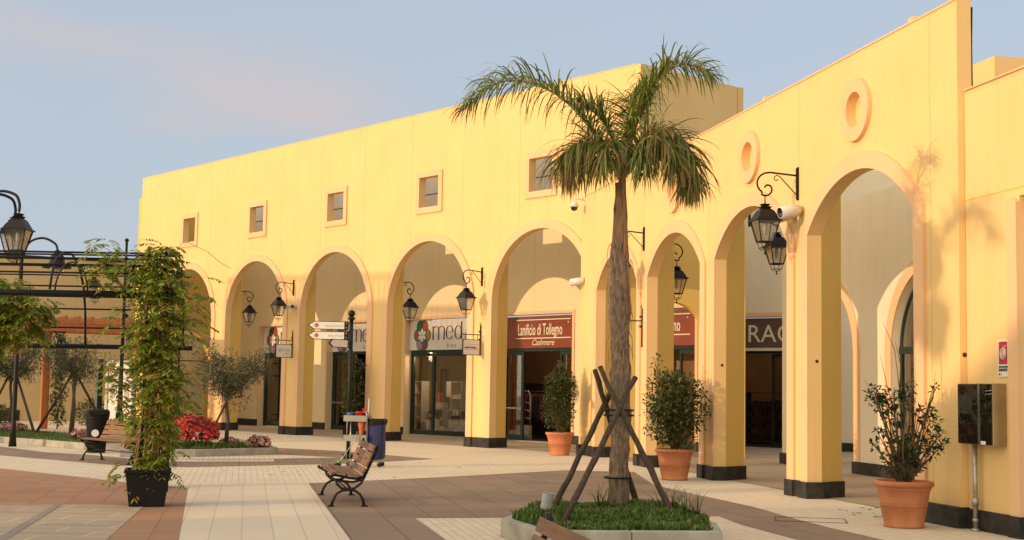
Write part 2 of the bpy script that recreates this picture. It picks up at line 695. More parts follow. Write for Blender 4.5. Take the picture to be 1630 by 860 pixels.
def text(name, s, size, mat, parent, loc, rot, sx=1., shear=0., align='LEFT', ext=.004, bold=0.):
    cu = bpy.data.curves.new(name, 'FONT')
    cu.body = s
    cu.size = size
    cu.align_x = align
    cu.shear = shear
    cu.extrude = ext
    cu.offset = bold
    cu.resolution_u = 3
    tmp = bpy.data.objects.new('tmp', cu)
    col.objects.link(tmp)
    dg = bpy.context.evaluated_depsgraph_get()
    me = bpy.data.meshes.new_from_object(tmp.evaluated_get(dg))
    bpy.data.objects.remove(tmp)
    for v in me.vertices:
        v.co.x *= sx
    me.materials.clear()
    me.materials.append(mat)
    o = bpy.data.objects.new(name, me)
    col.objects.link(o)
    o.parent = parent
    o.location = loc
    o.rotation_euler = rot
    return o


UP = (PI / 2, 0, 0)          # text that stands upright, read from the -Y side

# ------------------------------------------------------------------ the setting: ground
g = MB().box(-400, 400, -200, 700, -.3, 0)
ground = g.build('ground', P_light)
tag(ground, kind='structure')


def sheet(name, poly, mat, z):
    m = MB()
    vs = [(x, y, z) for x, y in poly]
    m.add(vs, [tuple(range(len(vs)))])
    o = m.build(name, mat)
    tag(o, kind='structure')
    return o


def px(*pts):
    return [G(x, y) for x, y in pts]


sheet('paving_band', px((490, 770), (700, 760), (900, 749), (1010, 752), (1040, 772), (1096, 785), (1198, 807), (1257, 824), (1322, 841), (1407, 860), (1530, 889),
                        (1400, 893), (1271, 860), (1181, 836), (1144, 822), (660, 825), (710, 860), (760, 905), (590, 905), (557, 860)), P_brown, .004)
sheet('paving_strip', px((300, 776), (305, 770), (489, 768), (557, 860), (600, 915), (262, 915), (285, 860)), P_strip, .0065)
sheet('paving_terrace', px((-120, 735), (0, 746), (130, 760), (200, 768), (306, 778), (285, 860), (268, 930), (-200, 930)), P_terr, .004)
sheet('paving_tiles', px((-120, 805), (0, 805), (150, 804), (230, 806), (170, 860), (110, 915), (-200, 915)), P_tan, .008)
sheet('paving_tile_border', px((86, 805), (98, 805), (12, 860), (-50, 900), (-80, 900), (-8, 860)), P_grey, .012)
sheet('paving_path', px((-60, 706), (0, 711), (69, 720), (150, 725), (260, 735), (436, 735), (437, 713), (537, 718), (690, 731), (560, 738), (300, 744), (188, 741), (0, 725), (-60, 722)), P_brown, .004)
sheet('paving_wedge', px((360, 722), (437, 724), (537, 729), (400, 732), (262, 731)), P_light, .008)


def fr_sheet(name, fr, pts, mat, z):
    return sheet(name, [tuple(fr.p(u, d, 0)[:2]) for u, d in pts], mat, z)


fr_sheet('arcade_floor', FA, [(-27, .15), (1.2, .15), (3.5, 3.5), (9, 9.5), (9, 14), (-27, 14)], P_arc, .004)
fr_sheet('arcade_floor', FB, [(.3, .35), (22, .35), (22, 8), (.3, 8)], P_arc, .008)

# ------------------------------------------------------------------ long arcade building (wing A)
HA, HB = 9.97, 6.70
bA = empty('arcade_building', FA.p(0, 0, 0), FA.ang,
           'long two-storey yellow arcade with five tall arches and small square upper windows', 'building')
AC = [-1.6 - 5.02 * k for k in range(5)]
archA = sorted([(c, 1.98, 4.05, 1.98) for c in AC])
holes = [[(c - .47, 7.07), (c + .47, 7.07), (c + .47, 7.99), (c - .47, 7.99)] for c in AC]
plate('facade_wall', wall_outline(-25.87, 1.925, HA, archA), holes, .2, M_yelA, bA)
for c in AC:
    w = .25
    cw = (c, 1.98, 4.05, 1.98, w, .27)
    plate('arch_surround', arch_band(*cw), [], .045, M_pink, bA, d0=-.045)
    fr_ = plate('window_surround', [(c - .64, 6.89), (c + .64, 6.89), (c + .64, 8.16), (c - .64, 8.16)],
                [[(c - .472, 7.068), (c + .472, 7.068), (c + .472, 7.992), (c - .472, 7.992)]], .05, M_pink, bA, d0=-.05)
# pillars: deep inner blocks and their stone plinths
edgesA = [(-25.87, AC[4] - 1.98)] + [(AC[k + 1] + 1.98, AC[k] - 1.98) for k in range(3, -1, -1)] + [(AC[0] + 1.98, 1.2)]
for a, b in edgesA:
    pl = MB()
    vs = [(a + .03, .2), (b - .03, .2), (b - .09, .64), (a + .09, .64)]
    pl.prism(vs, 0, 9.1)
    po = pl.build('pillar', M_yelS, bA)
    q = MB()
    q.prism([(a - .03, -.075), (a + .28, -.075), (a + .28, -.035), (b - .28, -.035), (b - .28, -.075), (b + .03, -.075), (b + .03, .24), (b - .03, .24),
             (b - .06, .68), (a + .06, .68), (a + .03, .24), (a - .03, .24)], 0, .28)
    q.build('plinth', M_plinth, po, bevel=.006)
# back wall with shop openings
shopA = sorted([c for c in AC])
backA = [(-26.2, 0)]
for c in shopA:
    backA += [(c - 1.80, 0), (c - 1.80, 4.05), (c + 1.80, 4.05), (c + 1.80, 0)]
backA += [(1.1, 0), (1.1, 9.2), (-26.2, 9.2)]
plate('back_wall', backA, [], .3, M_cream, bA, d0=4.3)
prev = -26.2
for c in shopA + [None]:
    nx = (c - 1.83) if c is not None else 1.13
    MB().box(prev, nx, 4.27, 4.63, 0, .27).build('back_wall_plinth', M_plinth, bA)
    if c is not None:
        prev = c + 1.83
for c in shopA:
    plate('shop_surround', [(c - 1.9, .27), (c - 1.9, 4.15), (c + 1.9, 4.15), (c + 1.9, .27), (c + 1.8, .27), (c + 1.8, 4.05), (c - 1.8, 4.05), (c - 1.8, .27)],
          [], .03, M_pink, bA, d0=4.27)
# end wall of the arcade with an arched gateway (far left)
ew = plate('end_wall', wall_outline(.1, 4.3, 9.2, [(2.15, 1.2, 2.75, 1.2)]), [], .4, M_yelS, bA, u0=-25.9, rz=PI / 2)
er = plate('gateway_surround', arch_band(2.15, 1.2, 2.75, 1.2, .12, 0), [], .03, M_pink, bA, u0=-25.87, rz=PI / 2)
er.location = (-25.87, 0, 0)
# tower end above the lower wing
tw = MB().box(1.925, 2.1, .0, 3.80, 6.3, HA).box(1.925, 2.13, 3.82, 4.02, 6.3, HA)
tw.build('tower_wall', M_yelC, bA)
MB().box(-25.9, 1.95, -.01, .24, HA, HA + .02).build('coping', M_yelC, bA)
MB().box(-25.6, 1.0, 4.26, 4.295, 7.25, 9.15).build('clerestory_panel', simple('grey_panel', (.60, .53, .47), .6, 0, .06, 2), bA)
MB().box(-25.6, 1.0, 4.252, 4.258, 8.43, 8.46).build('panel_joint', M_frame, bA)

# iron gate at the far end of the arcade
gt = empty('iron_gate', FA.p(-26.35, 2.15, 0), FA.ang + PI / 2, 'tall barred iron gate in the arched gateway beyond the first arch', 'gate')
m = MB()
for i in range(26):
    x = -1.15 + i * .092
    m.box(x - .009, x + .009, -.009, .009, .12, 3.0)
m.build('bars', M_steel, gt)
MB().box(-1.18, 1.18, -.02, .02, .1, .15).box(-1.18, 1.18, -.02, .02, .38, .42).box(-1.18, 1.18, -.02, .02, 2.05, 2.1).box(
    -1.18, 1.18, -.02, .02, 2.6, 2.64).box(-.03, .03, -.03, .03, .1, 3.05).build('gate_frame', M_metal, gt)


# ------------------------------------------------------------------ shop fronts
def shop_room(fr, c, d, w=4.7, dep=4.2, h=4.0, wallm=None, rz=0, name_label='', sh=0.0):
    rm = empty('shop_interior', fr.p(c, d, 0), fr.ang, name_label, 'shop')
    W2 = w / 2
    m_ = MB()
    m_.add([(-W2 + sh, dep, 0), (W2 + sh, dep, 0), (W2 + sh, dep, h), (-W2 + sh, dep, h)], [(0, 1, 2, 3)])
    m_.add([(-W2, 0, 0), (-W2 + sh, dep, 0), (-W2 + sh, dep, h), (-W2, 0, h)], [(0, 1, 2, 3)])
    m_.add([(W2, 0, 0), (W2 + sh, dep, 0), (W2 + sh, dep, h), (W2, 0, h)], [(3, 2, 1, 0)])
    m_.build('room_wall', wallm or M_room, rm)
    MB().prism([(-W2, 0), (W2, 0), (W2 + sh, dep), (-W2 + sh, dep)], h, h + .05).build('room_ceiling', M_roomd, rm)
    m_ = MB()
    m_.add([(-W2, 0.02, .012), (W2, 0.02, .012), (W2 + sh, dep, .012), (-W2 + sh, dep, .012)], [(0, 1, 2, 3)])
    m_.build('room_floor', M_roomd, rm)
    return rm


def room_light(p_, w):
    l_ = bpy.data.lights.new('shop_light', 'POINT')
    l_.energy = w
    l_.color = (1, .72, .45)
    l_.shadow_soft_size = .12
    o_ = bpy.data.objects.new('shop_light', l_)
    o_.location = p_
    col.objects.link(o_)


def shelf(rm, x, y, w, h, n, mat, stock=None, dep=.35):
    s_ = MB()
    s_.box(x - w / 2, x - w / 2 + .03, y, y + dep, .01, h).box(x + w / 2 - .03, x + w / 2, y, y + dep, .01, h)
    for i in range(n):
        z = .12 + (h - .15) * i / (n - 1)
        s_.box(x - w / 2 + .03, x + w / 2 - .03, y, y + dep, z, z + .025)
    o = s_.build('shelf_unit', mat, rm)
    if stock:
        q_ = MB()
        for i in range(n - 1):
            z = .145 + (h - .15) * i / (n - 1)
            xx = x - w / 2 + .06
            while xx < x + w / 2 - .15:
                ww = random.uniform(.06, .16)
                hh = random.uniform(.07, .2)
                if random.random() < .8:
                    q_.box(xx, xx + ww, y + .05, y + dep - .06, z, z + hh)
                xx += ww + random.uniform(.02, .08)
        q_.build('stock', stock, o)
    return o


def shopfront(parent, c, d, leaves, sign_z=(2.98, 4.0), half=1.78):
    """frame and glass between the jambs; leaves = list of (x0, x1, kind) ; kind 'fix', 'door', 'open'"""
    f = MB()
    f.box(c - half, c + half, d + .24, d + .32, 2.88, 2.97)
    f.box(c - half, c - half + .08, d + .24, d + .32, .02, 2.88).box(c + half - .08, c + half, d + .24, d + .32, .02, 2.88)
    root = f.build('shopfront', M_frame, parent)
    MB().box(c - half, c + half, d + .02, d + .40, .004, .02).build('threshold', M_kerb, root)
    for x0, x1, kind in leaves:
        if kind == 'open':
            continue
        dr = MB()
        st = .07 if kind == 'fix' else .11
        lo = .16
        dr.box(x0, x0 + st, d + .25, d + .31, .03, 2.86).box(x1 - st, x1, d + .25, d + .31, .03, 2.86)
        dr.box(x0 + st, x1 - st, d + .25, d + .31, .03, .03 + lo).box(x0 + st, x1 - st, d + .25, d + .31, 2.76, 2.86)
        do = dr.build('door' if kind == 'door' else 'window', M_frame, root)
        gm = MB().box(x0 + st, x1 - st, d + .275, d + .285, .19, 2.76)
        gm.build('pane', M_glass, do)
        if kind == 'door':
            MB().box(x0 + .05, x1 - .05, d + .19, d + .215, 1.03, 1.07).box(x0 + .04, x0 + .09, d + .19, d + .25, 1.0, 1.1).box(
                x1 - .09, x1 - .04, d + .19, d + .25, 1.0, 1.1).build('handle', M_steel, do)
    return root


def fascia(fr, c, d, mat, label, half=1.78, z0=2.98, z1=4.0, name='shop_sign'):
    s_ = empty(name, fr.p(c, d, z0), fr.ang, label, 'sign')
    MB().box(-half, half, .16, .22, 0, z1 - z0).build('sign_board', mat, s_)
    return s_


# shop 1 (right of the long arcade): dark red sign
cL = AC[1]


def knit_sign(c, label):
    s_ = fascia(FA, c, 4.3, M_red, label)
    text('lettering', 'Lanificio di Tollegno', .52, M_letw, s_, (-.95, .155, .42), UP, .50, 0, ext=.006, bold=.004)
    text('script_lettering', 'Cashmere', .27, M_letw, s_, (-.28, .155, .09), UP, .95, .42, ext=.006)
    l_ = MB().box(-1.02, 1.55, .14, .158, .89, .92).box(-1.02, 1.55, .14, .158, .30, .33)
    l_.ball((1.45, .15, .80), .03)
    l_.build('rule_lines', M_letw, s_)
    return s_


knit_sign(AC[1], 'dark red shop sign with cream lettering above the open doorway')
knit_sign(AC[0] - .08, 'dark red shop sign cut off by the pillars, only its last letters showing')
for k, (c, lbl) in enumerate(((AC[1], 'clothes shop with rails of garments behind the open dark green doors'),
                              (AC[0], 'narrow glimpse of the shop room under the half hidden red sign'))):
    shopfront(bA, c, 4.3, [(c - 1.7, c - .75, 'door'), (c - .75, c + .92, 'open'), (c + .98, c + 1.7, 'fix')])
    rm = shop_room(FA, c, 4.62, 4.6, 4.5, 3.6, None, 0, lbl, -4.2) if k == 0 else shop_room(FA, c, 4.62, 3.7, 1.4, 3.6, None, 0, lbl)
    if k == 1:
        continue
    MB().tube([(-3.4, 1.9, 1.6), (-.6, 1.9, 1.6)], .02).tube([(-3.4, 1.9, 0), (-3.4, 1.9, 1.6)], .02).tube([(-.6, 1.9, 0), (-.6, 1.9, 1.6)], .02).build('clothes_rail', M_steel, rm)
    q = MB()
    for i in range(30):
        x = -3.35 + i * .09
        zb = random.uniform(.5, .8)
        mi_ = random.choice((0, 0, 0, 1, 2))
        q.add([(x, 1.66, zb), (x + .05, 1.66, zb), (x + .05, 2.14, zb), (x, 2.14, zb), (x, 1.72, 1.42), (x + .04, 1.72, 1.42), (x + .04, 2.08, 1.42), (x, 2.08, 1.42), (x + .02, 1.9, 1.56)],
              [(3, 2, 1, 0), (0, 1, 5, 4), (1, 2, 6, 5), (2, 3, 7, 6), (3, 0, 4, 7), (4, 5, 8), (5, 6, 8), (6, 7, 8), (7, 4, 8)], mi_)
    q.build('clothes', [M_roomd, M_grey, M_plum], rm)
    MB().box(-6.3, -1.9, 4.2, 4.4, 0, 1.9).build('dark_cabinet', M_roomd, rm)
    MB().lathe([(.001, 3.58), (.07, 3.58), (.07, 3.56), (.001, 3.555)], 12, (-2.2, 2.4, 0)).build('ceiling_lamp', M_shoplamp, rm)
    if k == 0:
        room_light(FA.p(c - 1.9, 6.2, 3.3), 60)
        MB().box(-.35, -.17, 1.2, 1.22, 1.35, 1.6).build('small_screen', M_screen, rm)
# security gate standing in the doorway
sg = empty('security_gate', FA.p(cL - 1.2, 4.98, 0), FA.ang, 'grey arched anti-theft gate standing just inside the open shop door', 'security gate')
hoop = [(-.33, 0, .03), (-.33, 0, 1.45), (-.29, 0, 1.56), (-.2, 0, 1.6), (.2, 0, 1.6), (.29, 0, 1.56), (.33, 0, 1.45), (.33, 0, .03)]
MB().tube(hoop, .028, 8).build('hoop', M_steel, sg)
m = MB()
for z in (.95, 1.2, .7):
    m.tube([(-.33, 0, z), (-.15, 0, z + .035), (.15, 0, z + .035), (.33, 0, z)], .018, 6)
m.build('crossbars', M_steel, sg)
MB().box(-.36, .36, -.05, .05, .01, .5).build('base_panel', M_galv, sg)


# white shops with flower emblem
def letter_strokes(mb, kind, x, h, z0, d0):
    """thick stems with hairline joins, drawn as flat raised plates"""
    t = .012

    def bar(a, b, za, zb):
        mb.box(x + a, x + b, d0 - t, d0, z0 + za, z0 + zb)

    def bowl(cx, cz, rx, rz_, wthick, wthin, a0, a1, n=22):
        vs, fs = [], []
        for i in range(n + 1):
            a = a0 + (a1 - a0) * i / n
            w_ = wthin + (wthick - wthin) * abs(math.cos(a)) ** 2
            ox, oz = cx + rx * math.cos(a), cz + rz_ * math.sin(a)
            ix, iz = cx + (rx - w_) * math.cos(a), cz + (rz_ - w_) * math.sin(a)
            vs += [(x + ox, d0 - t, z0 + oz), (x + ix, d0 - t, z0 + iz), (x + ox, d0, z0 + oz), (x + ix, d0, z0 + iz)]
        for i in range(n):
            o_ = i * 4
            fs += [(o_, o_ + 4, o_ + 5, o_ + 1), (o_ + 2, o_ + 3, o_ + 7, o_ + 6), (o_, o_ + 2, o_ + 6, o_ + 4), (o_ + 1, o_ + 5, o_ + 7, o_ + 3)]
        mb.add(vs, fs)

    s_ = h * .13
    if kind == 'm':
        for a in (0, .68 * h, 1.36 * h):
            bar(a, a + s_, 0, h * .78)
            bar(a - .03, a + s_ + .03, 0, .012)
        bar(-.04, s_ * .5, h * .97, h)
        bar(0, s_, h * .8, h)
        bowl(s_ * .5 + .36 * h, h * .74, .40 * h, .26 * h, s_ * .8, .022, 0, PI)
        bowl(s_ * .5 + 1.04 * h, h * .74, .40 * h, .26 * h, s_ * .8, .022, 0, PI)
        return 1.36 * h + s_
    if kind == 'e':
        bowl(.46 * h, h / 2, .46 * h, h * .52, s_, .02, R(5), R(320))
        bar(.08 * h, .86 * h, h * .53, h * .56)
        return .92 * h
    if kind == 'd':
        bowl(.44 * h, h / 2, .44 * h, h * .52, s_, .02, 0, 2 * PI)
        bar(.76 * h, .76 * h + s_, 0, h * 1.30)
        return .76 * h + s_


def emblem(parent, cx, cz, s_, d0):
    petals = [(90 + 25, M_green), (90 - 25, M_redp), (0, M_ora), (-65, M_plum), (-115, M_lil), (180, M_redp)]
    e = MB()
    mats = [M_green, M_redp, M_ora, M_plum, M_lil, M_signw]
    for a, mt in petals:
        a = R(a)
        px_, pz_ = cx + math.cos(a) * .31 * s_, cz + math.sin(a) * .39 * s_
        n = 18
        for rr, mi, dd in ((.255, 0, .010), (.205, mats.index(mt), .014)):
            vs = [(px_ + rr * s_ * math.cos(2 * PI * k / n), d0 - dd, pz_ + rr * s_ * 1.05 * math.sin(2 * PI * k / n)) for k in range(n)]
            vs += [(v[0], d0, v[2]) for v in vs]
            e.add(vs, [tuple(range(n))] + [(k, (k + 1) % n, n + (k + 1) % n, n + k) for k in range(n)], mi)
    for i in range(6):      # green web and pale petals in the middle
        a = R(30 + i * 60)
        for sc_, mi, dd in ((1.0, 0, .018), (.72, 5, .021)):
            L0, L1, wd = .03 * s_, .40 * s_ * (sc_ if sc_ < 1 else 1), .10 * s_ * sc_
            ca, sa = math.cos(a), math.sin(a)
            pts = [(L0, 0), ((L0 + L1) * .4, wd), ((L0 + L1) * .7, wd), (L1, 0), ((L0 + L1) * .7, -wd), ((L0 + L1) * .4, -wd)]
            vs = [(cx + p_[0] * ca - p_[1] * sa, d0 - dd, cz + p_[0] * sa + p_[1] * ca) for p_ in pts]
            vs += [(v[0], d0, v[2]) for v in vs]
            e.add(vs, [tuple(range(6))] + [(k, (k + 1) % 6, 6 + (k + 1) % 6, 6 + k) for k in range(6)], mi)
    return e.build('flower_emblem', mats, parent)


def white_sign(c, label):
    s_ = fascia(FA, c, 4.3, M_signw, label)
    emblem(s_, -1.05, .52, .86, .158)
    l_ = MB()
    x = -.46
    for ch in 'med':
        x += letter_strokes(l_, ch, x, .46, .36, .158) + .06
    l_.build('lettering', M_purple, s_)
    text('small_lettering', 'la casa', .20, M_grey, s_, (.35, .155, .09), UP, 1.0, 0)
    return s_


def med_shop(c, lbl, doors, stocklabel):
    white_sign(c, lbl)
    shopfront(bA, c, 4.3, doors)
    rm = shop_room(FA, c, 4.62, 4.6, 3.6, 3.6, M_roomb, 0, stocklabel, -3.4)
    return rm


c = AC[2]
rm = med_shop(c, 'white shop sign with flower emblem, widest shown of the three purple-lettered signs',
              [(c - 1.7, c - .5, 'fix'), (c - .5, c + 1.7, 'fix')], 'lit shop window with white shelves and kitchen goods')
shelf(rm, -2.1, .5, .40, 1.9, 5, M_white, M_grey)
shelf(rm, -.78, .4, .60, .95, 3, M_white, M_white)
shelf(rm, -.05, .6, .6, 1.9, 4, M_white, M_signw)
shelf(rm, 1.0, .8, .6, 1.9, 5, M_white, M_redp)
MB().box(-.98, -.62, .45, .7, .97, 1.15).box(-1.5, -1.3, .5, .7, .62, .75).build('boxes', M_white, rm)
MB().box(-1.65, -1.45, 1.0, 1.1, .3, 1.5).box(-1.5, -1.15, .6, .7, .25, .6).build('red_goods', M_redp, rm)
MB().box(-1.1, -.7, 1.0, 1.03, 1.35, 1.9).build('poster', M_white, rm)
MB().lathe([(.001, 3.4), (.07, 3.4), (.07, 3.38), (.001, 3.37)], 12, (0, 1.6, 0)).build('ceiling_lamp', M_shoplamp, rm)
c = AC[3]
rm = med_shop(c, 'white shop sign with flower emblem behind the signpost',
              [(c - 1.7, c - .62, 'door'), (c - .56, c + .6, 'open'), (c + .66, c + 1.7, 'fix')], 'dim shop room behind the dark door by the climbing plant')
shelf(rm, .2, 2.6, 1.4, 1.9, 5, M_gaz, M_redp)
MB().lathe([(.001, 3.4), (.07, 3.4), (.07, 3.38), (.001, 3.37)], 12, (.3, 1.6, 0)).build('ceiling_lamp', M_shoplamp, rm)
c = AC[4]
rm = med_shop(c, 'white shop sign with flower emblem, leftmost and mostly hidden by the pillar',
              [(c - 1.7, c - .5, 'fix'), (c - .5, c + 1.7, 'fix')], 'shop window with a white ladder shelf in the second arch from the left')
l = MB()
for s_ in (-1, 1):
    l.tube([(-1.32 + s_ * .24, .5, 0), (-1.32 + s_ * .17, .75, 1.6)], .025, 6)
for i in range(4):
    z = .2 + i * .42
    l.box(-1.54 + i * .015, -1.10 - i * .015, .48 + i * .05, .82, z, z + .025)
    l.box(-1.46, -1.32, .6, .72, z + .025, z + .15)
l.build('ladder_shelf', M_white, rm)
room_light(FA.p(AC[2] - 1.0, 4.85, 2.7), 90)  # added light just inside the glass to brighten the shelves, no fixture
room_light(FA.p(AC[3] - 1.5, 6.0, 3.2), 14)
room_light(FA.p(AC[4] - .8, 4.85, 2.7), 50)  # likewise added behind the glass for the ladder shelf, no fixture

# ------------------------------------------------------------------ lower wing (wing B)
bB = empty('arcade_wing', FB.p(0, 0, 0), FB.ang,
           'lower yellow arcade wing with four arches and round medallions, nearest on the right', 'building')
BC = [3.48 + 4.276 * k for k in range(4)]
archB = [(c, 1.73, 4.15, .78) for c in BC]
hB = [[(c + .26 * math.cos(a * PI / 16), 5.83 + .26 * math.sin(a * PI / 16)) for a in range(32)] for c in BC[1:]]
plate('facade_wall', wall_outline(0, 19.15, HB, archB), hB, .2, M_yelB, bB)
for c in BC:
    plate('arch_surround', arch_band(c, 1.73, 4.15, .78, .265, .26), [], .045, M_pink, bB, d0=-.045)
for c in BC[1:]:
    ring = [(c + .47 * math.cos(a * PI / 24), 5.83 + .47 * math.sin(a * PI / 24)) for a in range(48)]
    hole = [(c + .262 * math.cos(a * PI / 24), 5.83 + .262 * math.sin(a * PI / 24)) for a in range(48)]
    plate('round_medallion', ring, [hole], .07, M_pink, bB, d0=-.07)
    back = MB()
    back.add([(c + .255 * math.cos(a * PI / 16), .085, 5.83 + .27 * math.sin(a * PI / 16)) for a in range(32)], [tuple(range(32))])
    back.build('medallion_back', M_yelC, bB)
edgesB = [(0.05, BC[0] - 1.73)] + [(BC[k] + 1.73, BC[k + 1] - 1.73) for k in range(3)]
for i, (a, b) in enumerate(edgesB):
    pl = MB()
    pl.prism([(a + .02, .2), (b - .005, .2), (b - .31, .68), (a + .02 - .08, .68)] if i else [(a + .25, .2), (b - .005, .2), (b - .31, .68), (a + .3, .68)], 0, 6.3)
    po = pl.build('pillar', M_yelS, bB)
    q = MB()
    q.prism([(a - .035, -.08), (a + .285, -.08), (a + .285, -.035), (b - .285, -.035), (b - .285, -.08), (b + .035, -.08), (b + .035, .22), (b + .02, .22),
             (b - .275, .72), (a - .10, .72), (a - .035, .22)], 0, .26)
    q.build('plinth', M_plinth, po, bevel=.006)
a = BC[3] + 1.73
q = MB()
q.prism([(a - .03, -.075), (19.18, -.075), (19.18, .24), (a - .03, .24)], 0, .26)
q.build('plinth', M_plinth, bB, bevel=.006)
pl = MB()
pl.prism([(a + .03, .2), (19.14, .2), (19.14, .6), (a - .03, .6)], 0, 4.12)
pl.build('pillar', M_yelS, bB)
MB().box(0, 19.15, -.015, .22, HB, HB + .025).build('coping', M_pink, bB)
# back wall of the wing with arched shop windows
backBarch = [(6.38, 1.62, 2.5, 1.62), (11.3, 1.62, 2.5, 1.62), (16.25, 1.62, 2.5, 1.62)]
plate('back_wall', wall_outline(4.14, 19, 5.8, backBarch), [], .3, M_creamB, bB, d0=3.9)
for cc in backBarch:
    plate('back_arch_surround', arch_band(cc[0], 1.62, 2.5, 1.62, .26, .26), [], .03, M_pink, bB, d0=3.87)
q = MB()
for a, b in ((4.14, 4.76), (8.0, 9.68), (12.92, 14.63), (17.87, 19)):
    MB().box(a - .03, b + .03, 3.84, 4.24, 0, .26).build('back_wall_plinth', M_plinth, bB)
for cc in backBarch[1:]:
    c = cc[0]
    f = MB()
    out_ = arc_pts(c, 1.60, 2.5, 1.60)
    f.tube([(x, 4.1, z) for x, z in out_], .045, 6)
    f.box(c - 1.6, c + 1.6, 4.04, 4.14, 2.46, 2.60)
    for x in (-1.6, -.04, 1.5):
        f.box(c + x, c + x + .08, 4.06, 4.12, .02, 2.5)
    f.box(c - .04, c + .04, 4.06, 4.12, 2.6, 4.05)
    f.box(c - 1.6, c + 1.6, 4.06, 4.12, .02, .18)
    fo = f.build('arched_window', M_frame, bB)
    gl = MB()
    P_ = [(c - 1.58, .1)] + arc_pts(c, 1.58, 2.5, 1.58) + [(c + 1.58, .1)]
    gl.add([(x, 4.09, z) for x, z in P_], [tuple(range(len(P_)))])
    gl.build('pane', M_glass, fo)
    rm = shop_room(FB, c, 4.22, 4.4, 3., 4.4, M_room, 0, 'dim room behind the arched window ring' if c < 12 else 'dim room behind the pot with the bare twigs')
# cross walls inside
plate('cross_wall', wall_outline(.65, 3.9, 6.4, [(1.95, .86, 3.05, .86)]), [], .28, M_yelS, bB, u0=1.75, rz=PI / 2)

# shop beyond the passage with a taupe sign
FR = Frame(-R(34), 6.98, 42.35)
bR = empty('passage_building', FR.p(0, 0, 0), FR.ang, 'cream walled shop block across the passage, seen through the third low arch', 'building')
o1, o2 = 3.2, 5.0
plate('wall', [(-3, 0), (-1.55, 0), (-1.55, 3.98), (1.95, 3.98), (1.95, 0), (8, 0), (8, 9.0), (-3, 9.0)], [], .3, M_creamB, bR)
MB().box(1.98, 8, -.03, -.001, 0, .26).box(-3, -1.58, -.03, -.001, 0, .26).build('plinth', M_plinth, bR)
MB().box(-1.65, 2.05, -.03, -.002, 3.99, 4.12).build('lintel', M_pink, bR)
rg = empty('shop_sign', FR.p(.2, 0, 2.95), FR.ang, 'taupe shop sign with large pale capitals seen through the third low arch', 'sign')
MB().box(-1.72, 1.72, .04, .10, .10, 1.0).build('sign_board', M_brownsign, rg)
MB().box(-1.72, 1.72, .02, .10, 0, .09).build('sign_trim', M_letw, rg)
text('lettering', 'RAG', .76, M_letw, rg, (.10, .036, .27), UP, 1.0)
shopfront(bR, .2, -.05, [(-1.5, -.35, 'door'), (-.28, 1.0, 'open'), (1.05, 1.9, 'fix')], half=1.72)
rm = shop_room(FR, .2, .32, 4.4, 4, 3.4, None, 0, 'dim clothes shop room with one ceiling spotlight under the taupe sign')
MB().lathe([(.001, 3.38), (.08, 3.38), (.08, 3.36), (.001, 3.355)], 12, (-.15, 1.2, 0)).build('ceiling_lamp', M_shoplamp, rm)
shelf(rm, -.2, 3.2, 2.6, 1.7, 5, M_roomd, M_roomd)
room_light(FR.p(.05, 1.6, 3.2), 30)
# glazed door frame in the passage
gd = empty('glazed_door', FB.p(6.6, 7.6, 0), FB.ang - R(12), 'dark framed glass door with D handles in the passage behind the fourth low arch', 'door')
MB().box(-1.9, 1.9, -.04, .04, 2.62, 2.95).box(-1.9, 1.9, -.05, .05, 2.3, 2.42).box(-1.9, -1.82, -.04, .04, .02, 2.62).box(1.82, 1.9, -.04, .04, .02, 2.62).box(
    -.09, .09, -.04, .04, .02, 2.3).box(-1.82, 1.82, -.03, .03, .02, .2).build('door_frame', M_plinth, gd)
MB().box(-1.82, -.09, -.006, .006, .2, 2.3).box(.09, 1.82, -.006, .006, .2, 2.3).build('pane', M_glass, gd)
m = MB()
for s_ in (-1, 1):
    m.tube([(s_ * .15, -.05, .85), (s_ * .15, -.1, .87), (s_ * .15, -.1, 1.2), (s_ * .15, -.05, 1.22)], .015, 6)
m.build('handle', M_steel, gd)

# ------------------------------------------------------------------ entrance block (far right, wing C)
bC = empty('entrance_block', FB.p(19.16, 0, 0), FB.ang, 'plain yellow wall with a doorway at the right edge behind the steel cabinet', 'building')
plate('facade_wall', [(.0, 0), (1.21, 0), (1.21, 4.0), (5.5, 4.0), (5.5, 5.5), (.0, 5.5)], [], .45, M_yelC, bC, d0=.09)
plate('door_surround', [(1.0, .24), (1.21, .24), (1.21, 3.93), (1.16, 3.98), (1.0, 3.98)], [], .05, M_pink, bC, d0=.04)
MB().prism([(.0, .06), (.98, .06), (.98, .015), (1.24, .015), (1.24, .58), (.0, .58)], 0, .25).build('plinth', M_plinth, bC, bevel=.006)
MB().box(0.02, 5.5, .06, .6, 5.5, 5.52).build('coping', M_pink, bC)
MB().box(15.2, 16.0, 2.42, 3.0, 5.5, 6.88).build('roof_box', M_yelC, bB)
MB().tube([(19.12, .225, 5.3), (19.10, .23, 6.1), (19.13, .225, 6.62)], .014, 5).build('cable', M_metal, bB)
MB().box(1.2, 5.4, 4.0, 4.3, 0, 5.4).build('inner_wall', M_cream, bC)
MB().box(.0, 5.5, .085, .092, 4.095, 4.11).build('joint', M_yelS, bC)
for (u, d, z) in ((1.285, .3, 2.15),):
    MB().lathe([(.001, 0), (.035, 0)], 12, (0, 0, 0), M=Matrix.Translation((1.213, .4, 2.15)) @ Matrix.Rotation(PI / 2, 4, 'Y')).build('bolt_hole', M_plinth, bC)
m = MB()
for (u, d) in ((-.0, .0),):
    m.lathe([(.001, 0), (.03, 0)], 12, (0, 0, 0), M=Matrix.Translation((19.153, .06, 2.15)) @ Matrix.Rotation(PI / 2, 4, 'Y'))
